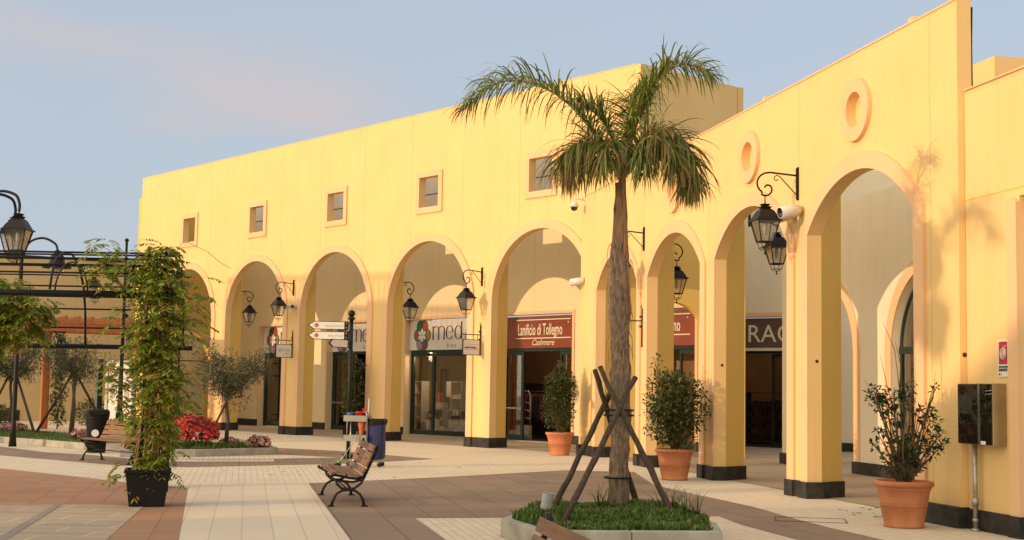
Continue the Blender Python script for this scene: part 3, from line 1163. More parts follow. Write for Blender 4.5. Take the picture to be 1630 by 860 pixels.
for b in (BC[1] + 1.73 + 4.276 * 0 - 0, BC[2] - 1.73, BC[3] - 1.73):
    m.lathe([(.001, 0), (.028, 0)], 12, (0, 0, 0), M=Matrix.Translation((b + .003, .12, 2.15)) @ Matrix.Rotation(PI / 2, 4, 'Y'))
m.build('bolt_holes', M_plinth, bB)
# small stones left on top of the parapet
for u, s_ in ((17.9, .09), (12.6, .07), (8.1, .08)):
    o = MB().prism([(-s_, -.05), (s_ * .7, -.06), (s_, .05), (-s_ * .8, .06)], HB + .026, HB + .10).build('parapet_clip', M_pink, bB)
    o.location = (u, .08, 0)

# ------------------------------------------------------------------ far left wall
FW = Frame(R(29.4), -21.25, 57.0)
bW = empty('boundary_building', FW.p(0, 0, 0), FW.ang, 'long plain shaded yellow wall closing the square behind the wooden gazebo', 'building')
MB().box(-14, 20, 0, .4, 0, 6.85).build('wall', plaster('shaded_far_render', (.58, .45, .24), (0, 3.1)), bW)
MB().box(-14, 6.6, -.03, .43, 6.85, 6.93).build('coping', M_metal, bW)
MB().box(-14, 1.0, -.04, -.002, 0, .45).build('plinth', M_plinth, bW)

# unseen blocks outside the view, added and outlined to shade the square

def blocker(t, label, poly, rail=None):
    """block across the sunlight, t metres along the sun's way from the camera; poly = outline (s, z)"""
    e = empty('shade_block', (math.sin(SUN_AZ) * t, math.cos(SUN_AZ) * t, 0), -SUN_AZ, label, 'building')
    plate('wall', poly, [], 3, M_yelC, e, d0=-3)
    if rail:
        m_ = MB()
        x, x1, h = rail
        while x < x1:
            m_.box(x, x + .13, -.2, -.1, h, h + .75)
            x += .30
        m_.box(rail[0], x1, -.22, -.08, h + .75, h + .83)
        m_.build('stripe_railing', M_yelC, e)  # unseen pickets added to stripe the edge of the cast shade


tanE = math.tan(SUN_EL)
h1 = 4.15 + 28 * tanE
blocker(-9, 'unseen block with a railing, added to shade the long arcade, outside the picture on the left',
        [(-48.6, 0), (-38.2, 0), (-38.4, h1), (-48.6, h1)], (-48.6, -38.5, h1))
k = 49 * tanE - .5
blocker(-35, 'unseen sloping-topped block added to shade the low arcade, outside the picture behind the camera',
        [(-16.4, 0), (2, 0), (2, 4.9 + k), (-6, 4.6 + k), (-10, 3.3 + k), (-12, 2.35 + k), (-14, 1.1 + k), (-16.4, -.2 + k)])

# ------------------------------------------------------------------ lanterns
def lantern_parts(root, top, size=1., W=1.28):
    """four sided tapering street lantern hanging from point top (x, y, z)"""
    x, y, z = top
    S = size
    def sq(prof, mi=0, mb=None):
        mb.lathe([(r * S * W * 1.414, zz * S + z) for r, zz in prof], 4, (x, y, 0), mi, ang0=PI / 4)
    m = MB()
    m.tube([(x, y, z), (x, y, z - .06 * S)], .012 * S, 6)
    sq([(.001, -.045), (.055, -.06), (.035, -.09), (.07, -.105), (.05, -.13), (.085, -.165), (.14, -.30), (.165, -.315), (.165, -.335), (.001, -.335)], 0, m)
    for a in range(4):
        w = a * PI / 2 + PI / 4
        m.ball((x + .135 * S * W * 1.414 * math.cos(w) * .92, y + .135 * S * W * 1.414 * math.sin(w) * .92, z - .285 * S), .014 * S, 0, 6)
    m.build('lantern_roof', M_metal, root)
    f = MB()
    for a in range(4):
        w = a * PI / 2 + PI / 4
        c_, s_ = math.cos(w) * 1.414 * S * W, math.sin(w) * 1.414 * S * W
        f.tube([(x + .138 * c_, y + .138 * s_, z - .335 * S), (x + .078 * c_, y + .078 * s_, z - .66 * S)], .011 * S, 5)
        w2 = w + PI / 2
        c2, s2 = math.cos(w2) * 1.414 * S * W, math.sin(w2) * 1.414 * S * W
        f.tube([(x + .080 * c_, y + .080 * s_, z - .66 * S), (x + .080 * c2, y + .080 * s2, z - .66 * S)], .012 * S, 5)
        f.tube([(x + .075 * c_, y + .075 * s_, z - .66 * S), (x + .055 * c_, y + .055 * s_, z - .76 * S), (x + .02 * c_, y + .02 * s_, z - .80 * S)], .006 * S, 4)
        f.tube([(x + .054 * c_, y + .054 * s_, z - .755 * S), (x + .054 * c2, y + .054 * s2, z - .755 * S)], .005 * S, 4)
    f.tube([(x, y, z - .78 * S), (x, y, z - .86 * S)], .010 * S, 5)
    f.ball((x, y, z - .845 * S), .018 * S, 0, 6)
    f.build('lantern_frame', M_metal, root)
    g_ = MB()
    g_.lathe([(.133 * S * W * 1.414, z - .337 * S), (.077 * S * W * 1.414, z - .655 * S)], 4, (x, y, 0), 0, ang0=PI / 4)
    g_.build('lantern_pane', M_lglass, root)
    b_ = MB().lathe([(.001, z - .34 * S), (.03 * S, z - .36 * S), (.035 * S, z - .46 * S), (.02 * S, z - .55 * S), (.001, z - .56 * S)], 10, (x, y, 0))
    b_.build('lamp_bulb', M_white, root)


def smooth(pts, n=4):
    P_ = [Vector(p_) for p_ in pts]
    out_ = []
    for i in range(len(P_) - 1):
        p0, p1, p2, p3 = P_[max(i - 1, 0)], P_[i], P_[i + 1], P_[min(i + 2, len(P_) - 1)]
        for k_ in range(n):
            f = k_ / n
            out_.append(.5 * ((2 * p1) + (p2 - p0) * f + (2 * p0 - 5 * p1 + 4 * p2 - p3) * f * f + (3 * p1 - p0 - 3 * p2 + p3) * f ** 3))
    return out_ + [P_[-1]]


def spiral(cx, cz, r0, r1, a0, a1, n=16):
    return [(cx + (r0 + (r1 - r0) * i / n) * math.cos(a0 + (a1 - a0) * i / n), cz + (r0 + (r1 - r0) * i / n) * math.sin(a0 + (a1 - a0) * i / n)) for i in range(n + 1)]


def wall_lamp(S=1.):
    """local: wall at y=0, arm towards -y; origin at the middle of the wall plate"""
    root = empty('wall_lantern', (0, 0, 0), 0)
    MB().box(-.03, .03, -.025, 0, -.27, .27).box(-.018, .018, -.04, -.025, -.25, .25).build('wall_plate', M_metal, root, bevel=.003)
    arm = MB()
    L_ = .72
    # top bar then a big hook that curls under into a scroll
    pts = [(-.02, .13), (-.45, .16)]
    pts += [(-.50 - .21 * math.sin(a), -.02 + .18 * math.cos(a)) for a in [PI * i / 10 for i in range(0, 9)]]
    pts += [(-.63, -.205), (-.56, -.22), (-.49, -.19), (-.455, -.12), (-.48, -.06), (-.54, -.045), (-.585, -.085)]
    arm.tube(smooth([(0, y, z) for y, z in pts], 2), .0155, 7)
    arm.build('scroll_arm', M_metal, root)
    br = MB()
    br.tube([(0, -.02, -.20), (0, -.32, .10), (0, -.37, .125), (0, -.42, .09), (0, -.415, .045), (0, -.375, .035), (0, -.35, .06)], .009, 6)
    br.build('brace', M_metal, root)
    MB().tube([(0, -.575, -.20), (0, -.575, -.34)], .010, 6).build('hanging_rod', M_metal, root)
    lantern_parts(root, (0, -.575, -.30), 1.02 * S)
    return root


wl = wall_lamp()
spots = [(FA, -4.06, -.0, 4.83, 0, 'wall lantern on the pillar left of the red knitwear sign arch'),
         (FA, -14.1, -.0, 4.97, 0, 'wall lantern on the pillar above the small white hanging sign board'),
         (FA, -9.1, .64, 4.83, PI, 'lantern hanging inside the arch before the widest white flower sign'),
         (FA, -19.1, .64, 4.97, PI, 'lantern hanging inside the second long-arcade arch above the olive tree'),
         (FB, 5.66, -.0, 5.03, 0, 'wall lantern half hidden behind the palm trunk'),
         (FB, 14.14, -.0, 5.04, 0, 'largest wall lantern, on the pillar before the fourth low arch'),
         (FB, 9.9, .80, 5.12, PI, 'lantern inside the third low arch just behind the largest one'),
         (FB, 5.3, .30, 4.83, PI, 'lantern inside the second low arch, partly cut off by its pillar')]
for i, (fr, u, d, z, turn, lab) in enumerate(spots):
    o = wl if i == 0 else copy_tree(wl)
    o.location = fr.p(u, d, z)
    o.rotation_euler = (0, 0, fr.ang + turn)
    tag(o, lab, 'lantern', 'black wall lanterns along the arcades')


# hanging blade signs
def blade_bracket(board=True):
    root = empty('hanging_sign', (0, 0, 0), 0)
    m = MB().tube([(0, -.03, .42), (0, -.03, -.40)], .018, 6)
    m.tube([(0, -.03, .42), (0, -.06, .47), (0, -.03, .5)], .012, 5).ball((0, -.07, .24), .025, 0, 6).ball((0, -.07, .02), .025, 0, 6).ball((0, -.03, -.41), .024, 0, 6)
    m.tube([(0, -.03, .15), (0, -.70, .15)], .014, 6).tube([(0, -.70, .15), (0, -.75, .19)], .008, 4).tube([(0, -.70, .15), (0, -.75, .11)], .008, 4)
    m.build('bracket', M_metal, root)
    if board:
        m = MB().tube([(0, -.14, .15), (0, -.14, .0)], .008, 4).tube([(0, -.58, .15), (0, -.58, .0)], .008, 4)
        m.build('hanger', M_metal, root)
        b_ = MB().box(-.012, .012, -.66, -.06, -.42, 0).build('sign_board', M_signw, root)
        fr_ = MB().box(-.018, .018, -.675, -.655, -.435, .012).box(-.018, .018, -.065, -.045, -.435, .012).box(-.018, .018, -.655, -.065, -.435, -.417).box(-.018, .018, -.655, -.065, -.004, .012)
        fr_.build('sign_frame', M_metal, b_)
    return root


TX = (PI / 2, 0, PI / 2)
hs = blade_bracket()
hs.location = FA.p(-14.04, 0, 3.02)
hs.rotation_euler = (0, 0, FA.ang)
tag(hs, 'small white hanging sign with grey capitals beside the second arch', 'sign', 'hanging signs on the pillars')
text('lettering', 'SATUR', .145, M_grey, hs, (.016, -.60, -.23), TX, 1.05)
text('small_lettering', 'accessori', .05, M_grey, hs, (.016, -.36, -.31), TX, 1.)
h2 = blade_bracket()
h2.location = FA.p(-4.06, 0, 3.02)
h2.rotation_euler = (0, 0, FA.ang)
tag(h2, 'small cream hanging sign with a fine dark line of text beside the knitwear shop arch', 'sign', 'hanging signs on the pillars')
text('lettering', 'Lanificio di Tollegno', .085, M_plum, h2, (.016, -.61, -.24), TX, .62)
MB().box(.012, .016, -.62, -.1, -.13, -.125).box(.012, .016, -.62, -.1, -.275, -.27).build('rule_lines', M_plum, h2)
h3 = blade_bracket(False)
h3.name = 'empty_sign_bracket'
h3.location = FB.p(5.62, 0, 3.05)
h3.rotation_euler = (0, 0, FB.ang)
tag(h3, 'bare iron sign bracket on the pillar just right of the palm trunk', 'bracket')


# security cameras
def bullet_cam(name, loc, rz, tilt, lab, s_=1., twin=False):
    e = empty(name, loc, rz, lab, 'camera')
    MB().lathe([(.001, 0), (.07 * s_, 0), (.07 * s_, .03), (.001, .035)], 14, M=Matrix.Rotation(PI / 2, 4, 'X')).build('wall_mount', M_cam, e)
    for k_ in ((-1, 1) if twin else (0,)):
        Mx = Matrix.Translation((.15 * k_ * s_, -.13 * s_, -.02)) @ Matrix.Rotation(R(28) * k_, 4, 'Z') @ Matrix.Rotation(PI / 2 + tilt, 4, 'X')
        b_ = MB()
        b_.lathe([(.001, -.13 * s_), (.06 * s_, -.12 * s_), (.075 * s_, .0), (.08 * s_, .17 * s_), (.066 * s_, .17 * s_)], 16, M=Mx)
        bo = b_.build('camera_body', M_cam, e)
        MB().lathe([(.066 * s_, .168 * s_), (.045 * s_, .12 * s_), (.001, .12 * s_)], 16, M=Mx).build('lens', M_dglass, bo)
    return e


bullet_cam('security_camera', FB.p(14.24, 0, 4.58), FB.ang - R(20), R(12), 'pair of large white cameras on the pillar under the largest wall lantern', 1.25, True)
bullet_cam('security_camera', FB.p(.36, 0, 4.50), FB.ang - R(30), R(10), 'single white camera on the corner wall below the dome camera', 1.25)
bullet_cam('security_camera', FA.p(-14.05, 0, 4.35), FA.ang + R(10), R(8), 'pair of small white cameras under the lantern beside the second arch', .95, True)
e = empty('dome_camera', FB.p(.42, 0, 6.55), FB.ang, 'white dome camera on a short arm high on the corner wall', 'camera')
MB().box(-.035, .035, -.03, 0, -.1, .16).tube([(0, -.02, .04), (0, -.18, .07), (0, -.30, .05), (0, -.31, -.02)], .024, 8).build('arm', M_cam, e)
MB().lathe([(.001, .0), (.06, -.01), (.11, -.07), (.125, -.15), (.001, -.15)], 16, (0, -.31, 0)).build('housing', M_cam, e)
MB().lathe([(.095, -.15), (.085, -.21), (.045, -.245), (.001, -.25)], 16, (0, -.31, 0)).build('dome', M_dglass, e)

# ------------------------------------------------------------------ hose cabinet, its pipe and sign
e = empty('hose_cabinet', FB.p(19.26, .09, 1.05), FB.ang, 'dark glass fronted steel hose cabinet on the wall at the right edge', 'cabinet')
MB().box(0, .78, -.18, 0, 0, .74).build('cabinet_body', M_yelS if False else simple('beige_steel', (.40, .31, .17), .35, .6, .1), e, bevel=.005)
MB().box(.0, .47, -.192, -.181, .01, .73).build('cabinet_door', M_dglass, e)
MB().box(.50, .76, -.190, -.181, .01, .73).build('side_panel', M_dglass, e)
MB().box(.47, .50, -.198, -.181, 0, .74).build('divider', M_steel, e)
m = MB()
for z in (.60, .64):
    m.tube([(.64, -.195, z), (.66, -.202, z + .006), (.75, -.202, z + .012), (.775, -.195, z + .016)], .006, 5)
m.build('vent_slots', M_steel, e)
MB().box(.10, .33, -.196, -.1925, .37, .60).build('window_panel', M_plinth, e)
MB().box(.52, .63, -.193, -.1905, .01, .05).build('data_plate', M_signw, e)
e = empty('riser_pipe', FB.p(19.47, .0, 0), FB.ang, 'galvanised pipe rising from the pavement to the hose cabinet', 'pipe')
MB().tube([(0, 0, .02), (0, 0, 1.06)], .030, 14).build('pipe', M_galv, e)
MB().tube([(0, 0, .30), (0, 0, .40)], .042, 12).tube([(0, 0, 0), (0, 0, .03)], .055, 12).tube([(0, 0, .11), (0, 0, .15)], .040, 12).build('coupling', M_galv, e)
e = empty('hydrant_sign', FB.p(20.0, .085, 2.0), FB.ang, 'small red and white fire hose sign above the steel cabinet', 'sign')
MB().box(-.11, .11, -.008, 0, -.13, .31).build('sign_plate', M_signw, e)
MB().box(-.09, .09, -.011, -.0085, .02, .29).build('red_panel', M_red2 if False else simple('signal_red', (.45, .012, .02), .4, 0, .05, 2, 0), e)
m = MB()
sp_ = [(.07 * (1 - i / 60) * math.cos(-i * .42 + PI / 2), .07 * 1.15 * (1 - i / 60) * math.sin(-i * .42 + PI / 2)) for i in range(56)]
m.tube([(.075, -.014, .155 + .085)] + [(x, -.014, .15 + z) for x, z in sp_], .0055, 4)
m.build('hose_symbol', M_signw, e)
text('lettering', 'NASPO ANTINCENDIO', .026, M_plinth, e, (-.092, -.0095, -.02), UP, .72)
text('lettering', 'IDRANTE', .052, M_plinth, e, (-.092, -.0095, -.065), UP, .86)
text('lettering', 'N. 1', .035, M_plinth, e, (-.092, -.0095, -.11), UP, .9)

# ------------------------------------------------------------------ benches
def make_bench(length=1.95):
    root = empty('park_bench', (0, 0, 0), 0)
    prof = [(.0, .425), (.05, .445), (.14, .43), (.25, .405), (.36, .395), (.44, .425), (.49, .50), (.53, .59), (.565, .68), (.60, .745)]
    planks = [((.0, .43), (.09, .447)), ((.105, .443), (.20, .422)), ((.215, .418), (.31, .402)), ((.325, .40), (.415, .41)),
              ((.43, .435), (.475, .51)), ((.485, .53), (.522, .615)), ((.53, .635), (.562, .715)), ((.570, .735), (.600, .82))]
    def plank(a, b, th=.028):
        m_ = MB()
        ya, za = a
        yb, zb = b
        t = Vector((0, yb - ya, zb - za)).normalized()
        n_ = Vector((0, -t.z, t.y))
        vs = []
        for x in (-.06, length + .06):
            for q_, s_ in ((a, 0), (b, 0), (b, 1), (a, 1)):
                vs.append(Vector((x, q_[0], q_[1])) + n_ * (th * s_))
        m_.add(vs, [(3, 2, 1, 0), (4, 5, 6, 7), (0, 1, 5, 4), (1, 2, 6, 5), (2, 3, 7, 6), (3, 0, 4, 7)])
        return m_
    seat = MB()
    for a, b in planks[:4]:
        q_ = plank(a, b)
        seat.add(q_.v, q_.f)
    seat.build('seat', M_bench, root, bevel=.004)
    back = MB()
    for a, b in planks[4:]:
        q_ = plank(a, b)
        back.add(q_.v, q_.f)
    back.build('backrest', M_bench, root, bevel=.004)
    for x in (.0, length):
        f = MB()
        rail = [(0, y, z - .02) for y, z in prof] + [(0, .625, .82), (0, .615, .855)]
        f.tube([(x, -.03, .445), (x, -.035, .42), (x, -.01, .40)] + [(x, y, z) for _, y, z in rail], [.02] * 3 + [.020] * (len(rail) - 2) + [.024, .018], 8)
        f.tube([(x, .0, .39), (x, .10, .35), (x, .30, .33), (x, .42, .36), (x, .49, .46)], .016, 6)
        # lower arch of the legs and the cross between
        f.tube([(x, .02, .02), (x, .045, .10), (x, .09, .175), (x, .16, .215), (x, .24, .23), (x, .33, .215), (x, .40, .17), (x, .44, .10), (x, .46, .02)],
               [.022, .020, .017, .018, .022, .018, .017, .020, .022], 8)
        f.tube([(x, .06, .375), (x, .09, .30), (x, .15, .245), (x, .24, .225), (x, .33, .25), (x, .41, .31), (x, .46, .40), (x, .485, .48)], .017, 8)
        f.box(x - .035, x + .035, -.03, .055, 0, .02).box(x - .035, x + .035, .42, .51, 0, .02)
        f.build('side_frame', M_metal, root)
    MB().tube([(0, .24, .225), (length, .24, .225)], .011, 6).build('tie_rod', M_metal, root)
    return root


b0 = make_bench(2.0)
b0.location = (-2.80, 20.70, .004)
b0.rotation_euler = (0, 0, ANG_B)
tag(b0, 'wooden slat bench seen from its end in the middle of the square', 'bench', 'slatted benches with iron frames')
copy_tree(b0, None, (-8.93, 28.98, .004), R(-47), 'wooden slat bench beside the black litter bin, partly behind the climbing plant', 'slatted benches with iron frames')
copy_tree(b0, None, (-.355, 8.44, 0), ANG_B - R(1), 'bench at the bottom edge with only the end of its top slat showing', 'slatted benches with iron frames')

# ------------------------------------------------------------------ leaves helper
def leafs(mb, n, sampler, size, mi=0, droop=.2, aspect=.42, up=.3, jit=.35):
    for _ in range(n):
        c_, out_ = sampler()
        c_ = Vector(c_)
        s_ = size * random.uniform(1 - jit, 1 + jit)
        dr = Vector(out_) * .7 + Vector((random.gauss(0, .6), random.gauss(0, .6), random.gauss(0, .5) + up - droop))
        if dr.length < 1e-4:
            continue
        dr.normalize()
        sd = dr.cross(Vector((random.gauss(0, .35), random.gauss(0, .35), 1)))
        if sd.length < 1e-4:
            continue
        sd.normalize()
        nm = sd.cross(dr)
        w = s_ * aspect * .5
        a, b = c_, c_ + dr * s_ - nm * s_ * .12
        m1, m2 = c_ + dr * s_ * .45 + sd * w + nm * s_ * .05, c_ + dr * s_ * .45 - sd * w + nm * s_ * .05
        mb.add([a, m1, b, m2], [(0, 1, 2), (0, 2, 3)], mi)


def pinnate(mb, base, dirn, length, pairs, lsize, mi=0, droop=.5):
    """compound leaf: leaflets in pairs along a drooping stalk"""
    p_ = Vector(base)
    d_ = Vector(dirn).normalized()
    side = d_.cross(Vector((0, 0, 1)))
    side = side.normalized() if side.length > .01 else Vector((1, 0, 0))
    step = length / pairs
    for i in range(pairs):
        d_ = (d_ + Vector((0, 0, -droop / pairs))).normalized()
        p_ = p_ + d_ * step
        for s_ in (-1, 1):
            ld = (side * s_ + d_ * .55 + Vector((0, 0, -.35 + random.uniform(-.25, .15)))).normalized()
            L_ = lsize * random.uniform(.75, 1.15)
            ws = ld.cross(Vector((random.uniform(-.4, .4), random.uniform(-.4, .4), 1))).normalized() * L_ * .17
            mb.add([p_, p_ + ld * L_ * .45 + ws, p_ + ld * L_, p_ + ld * L_ * .45 - ws], [(0, 1, 2), (0, 2, 3)], mi)
    mb.add([p_, p_ + d_ * lsize * .5 + side * lsize * .15, p_ + d_ * lsize, p_ + d_ * lsize * .5 - side * lsize * .15], [(0, 1, 2), (0, 2, 3)], mi)


def in_ball(c_, r_, flat=(1, 1, 1), shell=.5):
    def f():
        while True:
            v = Vector((random.uniform(-1, 1), random.uniform(-1, 1), random.uniform(-1, 1)))
            if shell * random.random() < v.length < 1:
                break
        return (c_[0] + v.x * r_ * flat[0], c_[1] + v.y * r_ * flat[1], c_[2] + v.z * r_ * flat[2]), v.normalized()
    return f


# ------------------------------------------------------------------ potted bushes in terracotta
def pot(root, r=.36, h=.57):
    s_ = r / .36
    p_ = MB()
    p_.lathe([(.001, .0), (.245 * s_, 0), (.25 * s_, .025), (.24 * s_, .035), (.255 * s_, .10), (.285 * s_, .26), (.292 * s_, .265), (.292 * s_, .28), (.288 * s_, .283), (.292 * s_, .29),
              (.296 * s_, .305), (.290 * s_, .31), (.318 * s_, .45), (.328 * s_, .46), (.335 * s_, .475), (.332 * s_, .485), (.34 * s_, .50), (.362 * s_, .505), (.37 * s_, .53), (.362 * s_, .565),
              (.34 * s_, .57), (.325 * s_, .56), (.31 * s_, .50), (.001, .49)], 40)
    po = p_.build('pot', M_terra, root)
    MB().lathe([(.001, .515), (.2 * s_, .52), (.315 * s_, .51)], 20).build('soil', M_soil, root)


def bush(name, loc, lab, blobs, nleaf, leaf_mat, lsize, stems, twigs=(), seed=1):
    random.seed(seed)
    root = empty(name, loc, random.uniform(0, 6), lab, 'potted plant')
    pot(root)
    m = MB()
    st = MB()
    tot = sum(b[3] ** 2 for b in blobs)
    for bx_, by_, bz_, br_, fz in blobs:
        n = int(nleaf * br_ ** 2 / tot)
        leafs(m, n, in_ball((bx_, by_, bz_), br_, (1, 1, fz), .75), lsize, 0, .15, .5)
        for _ in range(3):
            a = random.uniform(0, 2 * PI)
            q_ = (bx_ + br_ * .5 * math.cos(a), by_ + br_ * .5 * math.sin(a), bz_ + br_ * .4 * fz)
            st.tube([(random.uniform(-.06, .06), random.uniform(-.06, .06), .5), (bx_ * .6, by_ * .6, .5 + (bz_ - .5) * .6), q_], [.012, .008, .004], 5)
    for i in range(stems):
        a = random.uniform(0, 2 * PI)
        st.tube([(.05 * math.cos(a), .05 * math.sin(a), .5), (.13 * math.cos(a), .13 * math.sin(a), 1.0), (.2 * math.cos(a + .3), .2 * math.sin(a + .3), 1.5)], [.014, .010, .005], 5)
    for tw in twigs:
        st.tube(tw, [.006] * (len(tw) - 1) + [.002], 4)
    st.build('stems', B_stem, root)
    m.build('foliage', leaf_mat, root)
    root.rotation_euler = (0, 0, 0)
    return root


random.seed(3)
def column_blobs(w, z0, z1, n, topw=.6, seed=0):
    random.seed(seed)
    out_ = []
    for i in range(n):
        t = (i + .5) / n
        z = z0 + (z1 - z0) * t
        ww = w * (.62 + .38 * math.sin(PI * min(1, t * 1.1))) * (1 if t < .7 else 1 - (t - .7) / .3 * (1 - topw))
        a = i * 2.4
        off = ww * .38 * random.uniform(.4, 1.1)
        out_.append((off * math.cos(a), off * math.sin(a), z, ww * random.uniform(.42, .6), 1.0))
    return out_


gp = 'terracotta pots along the low arcade'
o = bush('potted_laurel', (1.29, 35.15, .008), 'narrow leafy laurel in a terracotta pot by the corner beside the red sign shop', column_blobs(.60, .75, 2.3, 26, .5, 5), 4200, L_laurel, .085, 5, (), 11)
tag(o, group=gp)
o = bush('potted_laurel', (3.10, 25.9, .008), 'dense dark round laurel in a terracotta pot right of the palm stakes', column_blobs(.84, .78, 1.95, 34, .45, 8) + [(-.32, 0, 2.05, .14, 1), (-.36, .03, 2.22, .10, 1), (-.3, .05, 1.9, .14, 1)], 4700, L_laurel, .085, 5, (), 12)
tag(o, group=gp)
blobs = [(.0, 0, .72, .17, 1), (.08, .05, .85, .15, 1), (-.1, -.03, .95, .14, 1), (.12, -.05, 1.05, .13, .9), (-.02, .02, 1.15, .12, 1), (.30, .02, 1.0, .12, .8), (.42, 0, 1.12, .10, .8), (.36, .05, 1.3, .12, .8),
         (.22, .02, 1.4, .10, .9), (.30, 0, 1.45, .08, .8), (-.12, .02, 1.35, .12, .8), (-.25, 0, 1.48, .13, .8), (-.33, .03, 1.6, .12, .8), (-.15, 0, 1.62, .12, .9), (.02, .03, 1.52, .13, 1), (.03, 0, 1.68, .10, .9),
         (-.38, 0, 1.7, .07, 1), (-.3, 0, 1.15, .08, .7), (-.35, .02, 1.0, .06, .8), (.5, .02, 1.02, .06, .8), (.38, 0, .92, .09, .8), (.18, 0, .78, .1, .8), (-.2, 0, .82, .09, .9), (.12, 0, 1.78, .05, 1), (.40, 0, 1.72, .05, 1)]
tw = [[(.0, 0, .6), (.05, 0, 1.2), (-.05, .02, 1.8), (-.10, 0, 2.2), (-.25, 0, 2.55)], [(-.05, 0, 1.6), (-.02, .02, 2.0), (-.09, 0, 2.3)], [(-.1, 0, 1.4), (-.2, 0, 1.75), (-.28, 0, 2.12)],
      [(-.2, 0, 1.4), (-.4, 0, 1.65), (-.48, 0, 1.82)], [(.25, 0, 1.3), (.38, 0, 1.6), (.41, 0, 1.95)], [(.0, .02, .6), (.09, 0, 1.3), (.07, 0, 1.75)]]
o = bush('potted_holly', (4.93, 17.30, .004), 'sparse dark holly with bare twigs in the nearest terracotta pot', blobs, 1250, L_dark, .075, 3, tw, 13)
tag(o, group=gp)
# climbing plant by the third pillar, its pot behind the cleaning cart
random.seed(21)
lp = FA.p(-9.65, -.55, .004)
e = empty('climbing_plant', lp, 0, 'tall dark climbing plant standing in the arch behind the cleaning cart', 'plant')
MB().prism([(-.22, -.22), (.22, -.22), (.22, .22), (-.22, .22)], 0, .45).build('planter_box', M_plastic, e)
m = MB()
for i in range(15):
    z = .6 + i * .14
    a = i * 2.1
    leafs(m, 110, in_ball((.16 * math.cos(a), .16 * math.sin(a), z), .22, (1, 1, .9), .6), .10, 0, .2, .5)
m.build('foliage', L_laurel, e)
st = MB()
for i in range(4):
    a = i * 1.6
    st.tube([(.07 * math.cos(a), .07 * math.sin(a), .4), (.1 * math.cos(a + 1), .1 * math.sin(a + 1), 1.5), (.08 * math.cos(a), .08 * math.sin(a), 2.5)], .012, 5)
st.build('stems', B_stem, e)

# ------------------------------------------------------------------ palm in its kerbed bed
kz = .20
bed = [(-.08, 15.35), (.33, 14.02), (2.20, 14.22), (2.30, 15.3), (1.98, 16.9), (.45, 17.1)]
def kerb_ring(name, poly, w, z0, z1, seg, mat, parent, smooth=False):
    """kerbstones laid along a closed outline, with joints"""
    m_ = MB()
    n = len(poly)
    cen = Vector((sum(p_[0] for p_ in poly) / n, sum(p_[1] for p_ in poly) / n, 0))
    for i in range(n):
        a, b = Vector((*poly[i], 0)), Vector((*poly[(i + 1) % n], 0))
        t = (b - a)
        L_ = t.length
        t.normalize()
        k_ = Vector((-t.y, t.x, 0))
        if k_.dot(cen - a) < 0:
            k_ = -k_
        cnt = max(1, round(L_ / seg))
        for j in range(cnt):
            s0, s1 = L_ * j / cnt + .004, L_ * (j + 1) / cnt - .004
            zz = z1 + random.uniform(-.004, .004)
            q_ = [a + t * s0, a + t * s1, a + t * s1 + k_ * w, a + t * s0 + k_ * w]
            vs = [(p_.x, p_.y, z0) for p_ in q_] + [(p_.x, p_.y, zz) for p_ in q_]
            m_.add(vs, [(3, 2, 1, 0), (4, 5, 6, 7), (0, 1, 5, 4), (1, 2, 6, 5), (2, 3, 7, 6), (3, 0, 4, 7)])
    return m_.build(name, mat, parent, bevel=.012)


e = empty('planting_bed', (1.3, 15.9, 0), 0, 'raised kerbed bed of grass around the palm in the foreground', 'flower bed')
loc = [(x - 1.3, y - 15.9) for x, y in bed]
kerb_ring('kerb', loc, .13, 0, kz, 1.0, M_kerb, e)
inner = [(x * .92, y * .92) for x, y in loc]
sl = MB()
NN = 8
vs = [(x * t / NN, y * t / NN, kz - .03 + .09 * (1 - (t / NN) ** 2)) for t in range(NN + 1) for x, y in inner]
fs = []
n6 = len(inner)
for t in range(NN):
    for i in range(n6):
        fs.append((t * n6 + i, t * n6 + (i + 1) % n6, (t + 1) * n6 + (i + 1) % n6, (t + 1) * n6 + i))
sl.add(vs, fs)
sl.build('soil', M_soil, e)


def inside(x, y, poly):
    c_ = False
    j = len(poly) - 1
    for i in range(len(poly)):
        if (poly[i][1] > y) != (poly[j][1] > y) and x < (poly[j][0] - poly[i][0]) * (y - poly[i][1]) / (poly[j][1] - poly[i][1]) + poly[i][0]:
            c_ = not c_
        j = i
    return c_


def grass(name, poly, zf, n, h, mat=L_grass, broad=0.):
    m_ = MB()
    xs, ys = [p_[0] for p_ in poly], [p_[1] for p_ in poly]
    c_ = 0
    while c_ < n:
        x, y = random.uniform(min(xs), max(xs)), random.uniform(min(ys), max(ys))
        if not inside(x, y, poly):
            continue
        c_ += 1
        z = zf(x, y)
        a = random.uniform(0, 2 * PI)
        hh = h * random.uniform(.4, 1.3) * (.6 + .8 * abs(math.sin(x * 2.3 + 1) * math.cos(y * 3.1)))
        w = .006 + .006 * random.random() + (.02 * random.random() if random.random() < broad else 0)
        lx, ly = math.cos(a) * hh * random.uniform(.1, .8), math.sin(a) * hh * random.uniform(.1, .8)
        sx, sy = -math.sin(a) * w, math.cos(a) * w
        m_.add([(x - sx, y - sy, z), (x + sx, y + sy, z), (x + lx * .4 + sx * .8, y + ly * .4 + sy * .8, z + hh * .65), (x + lx * .4 - sx * .8, y + ly * .4 - sy * .8, z + hh * .65), (x + lx, y + ly, z + hh)],
               [(0, 1, 2, 3), (3, 2, 4)])
    o_ = m_.build(name, mat)
    return o_


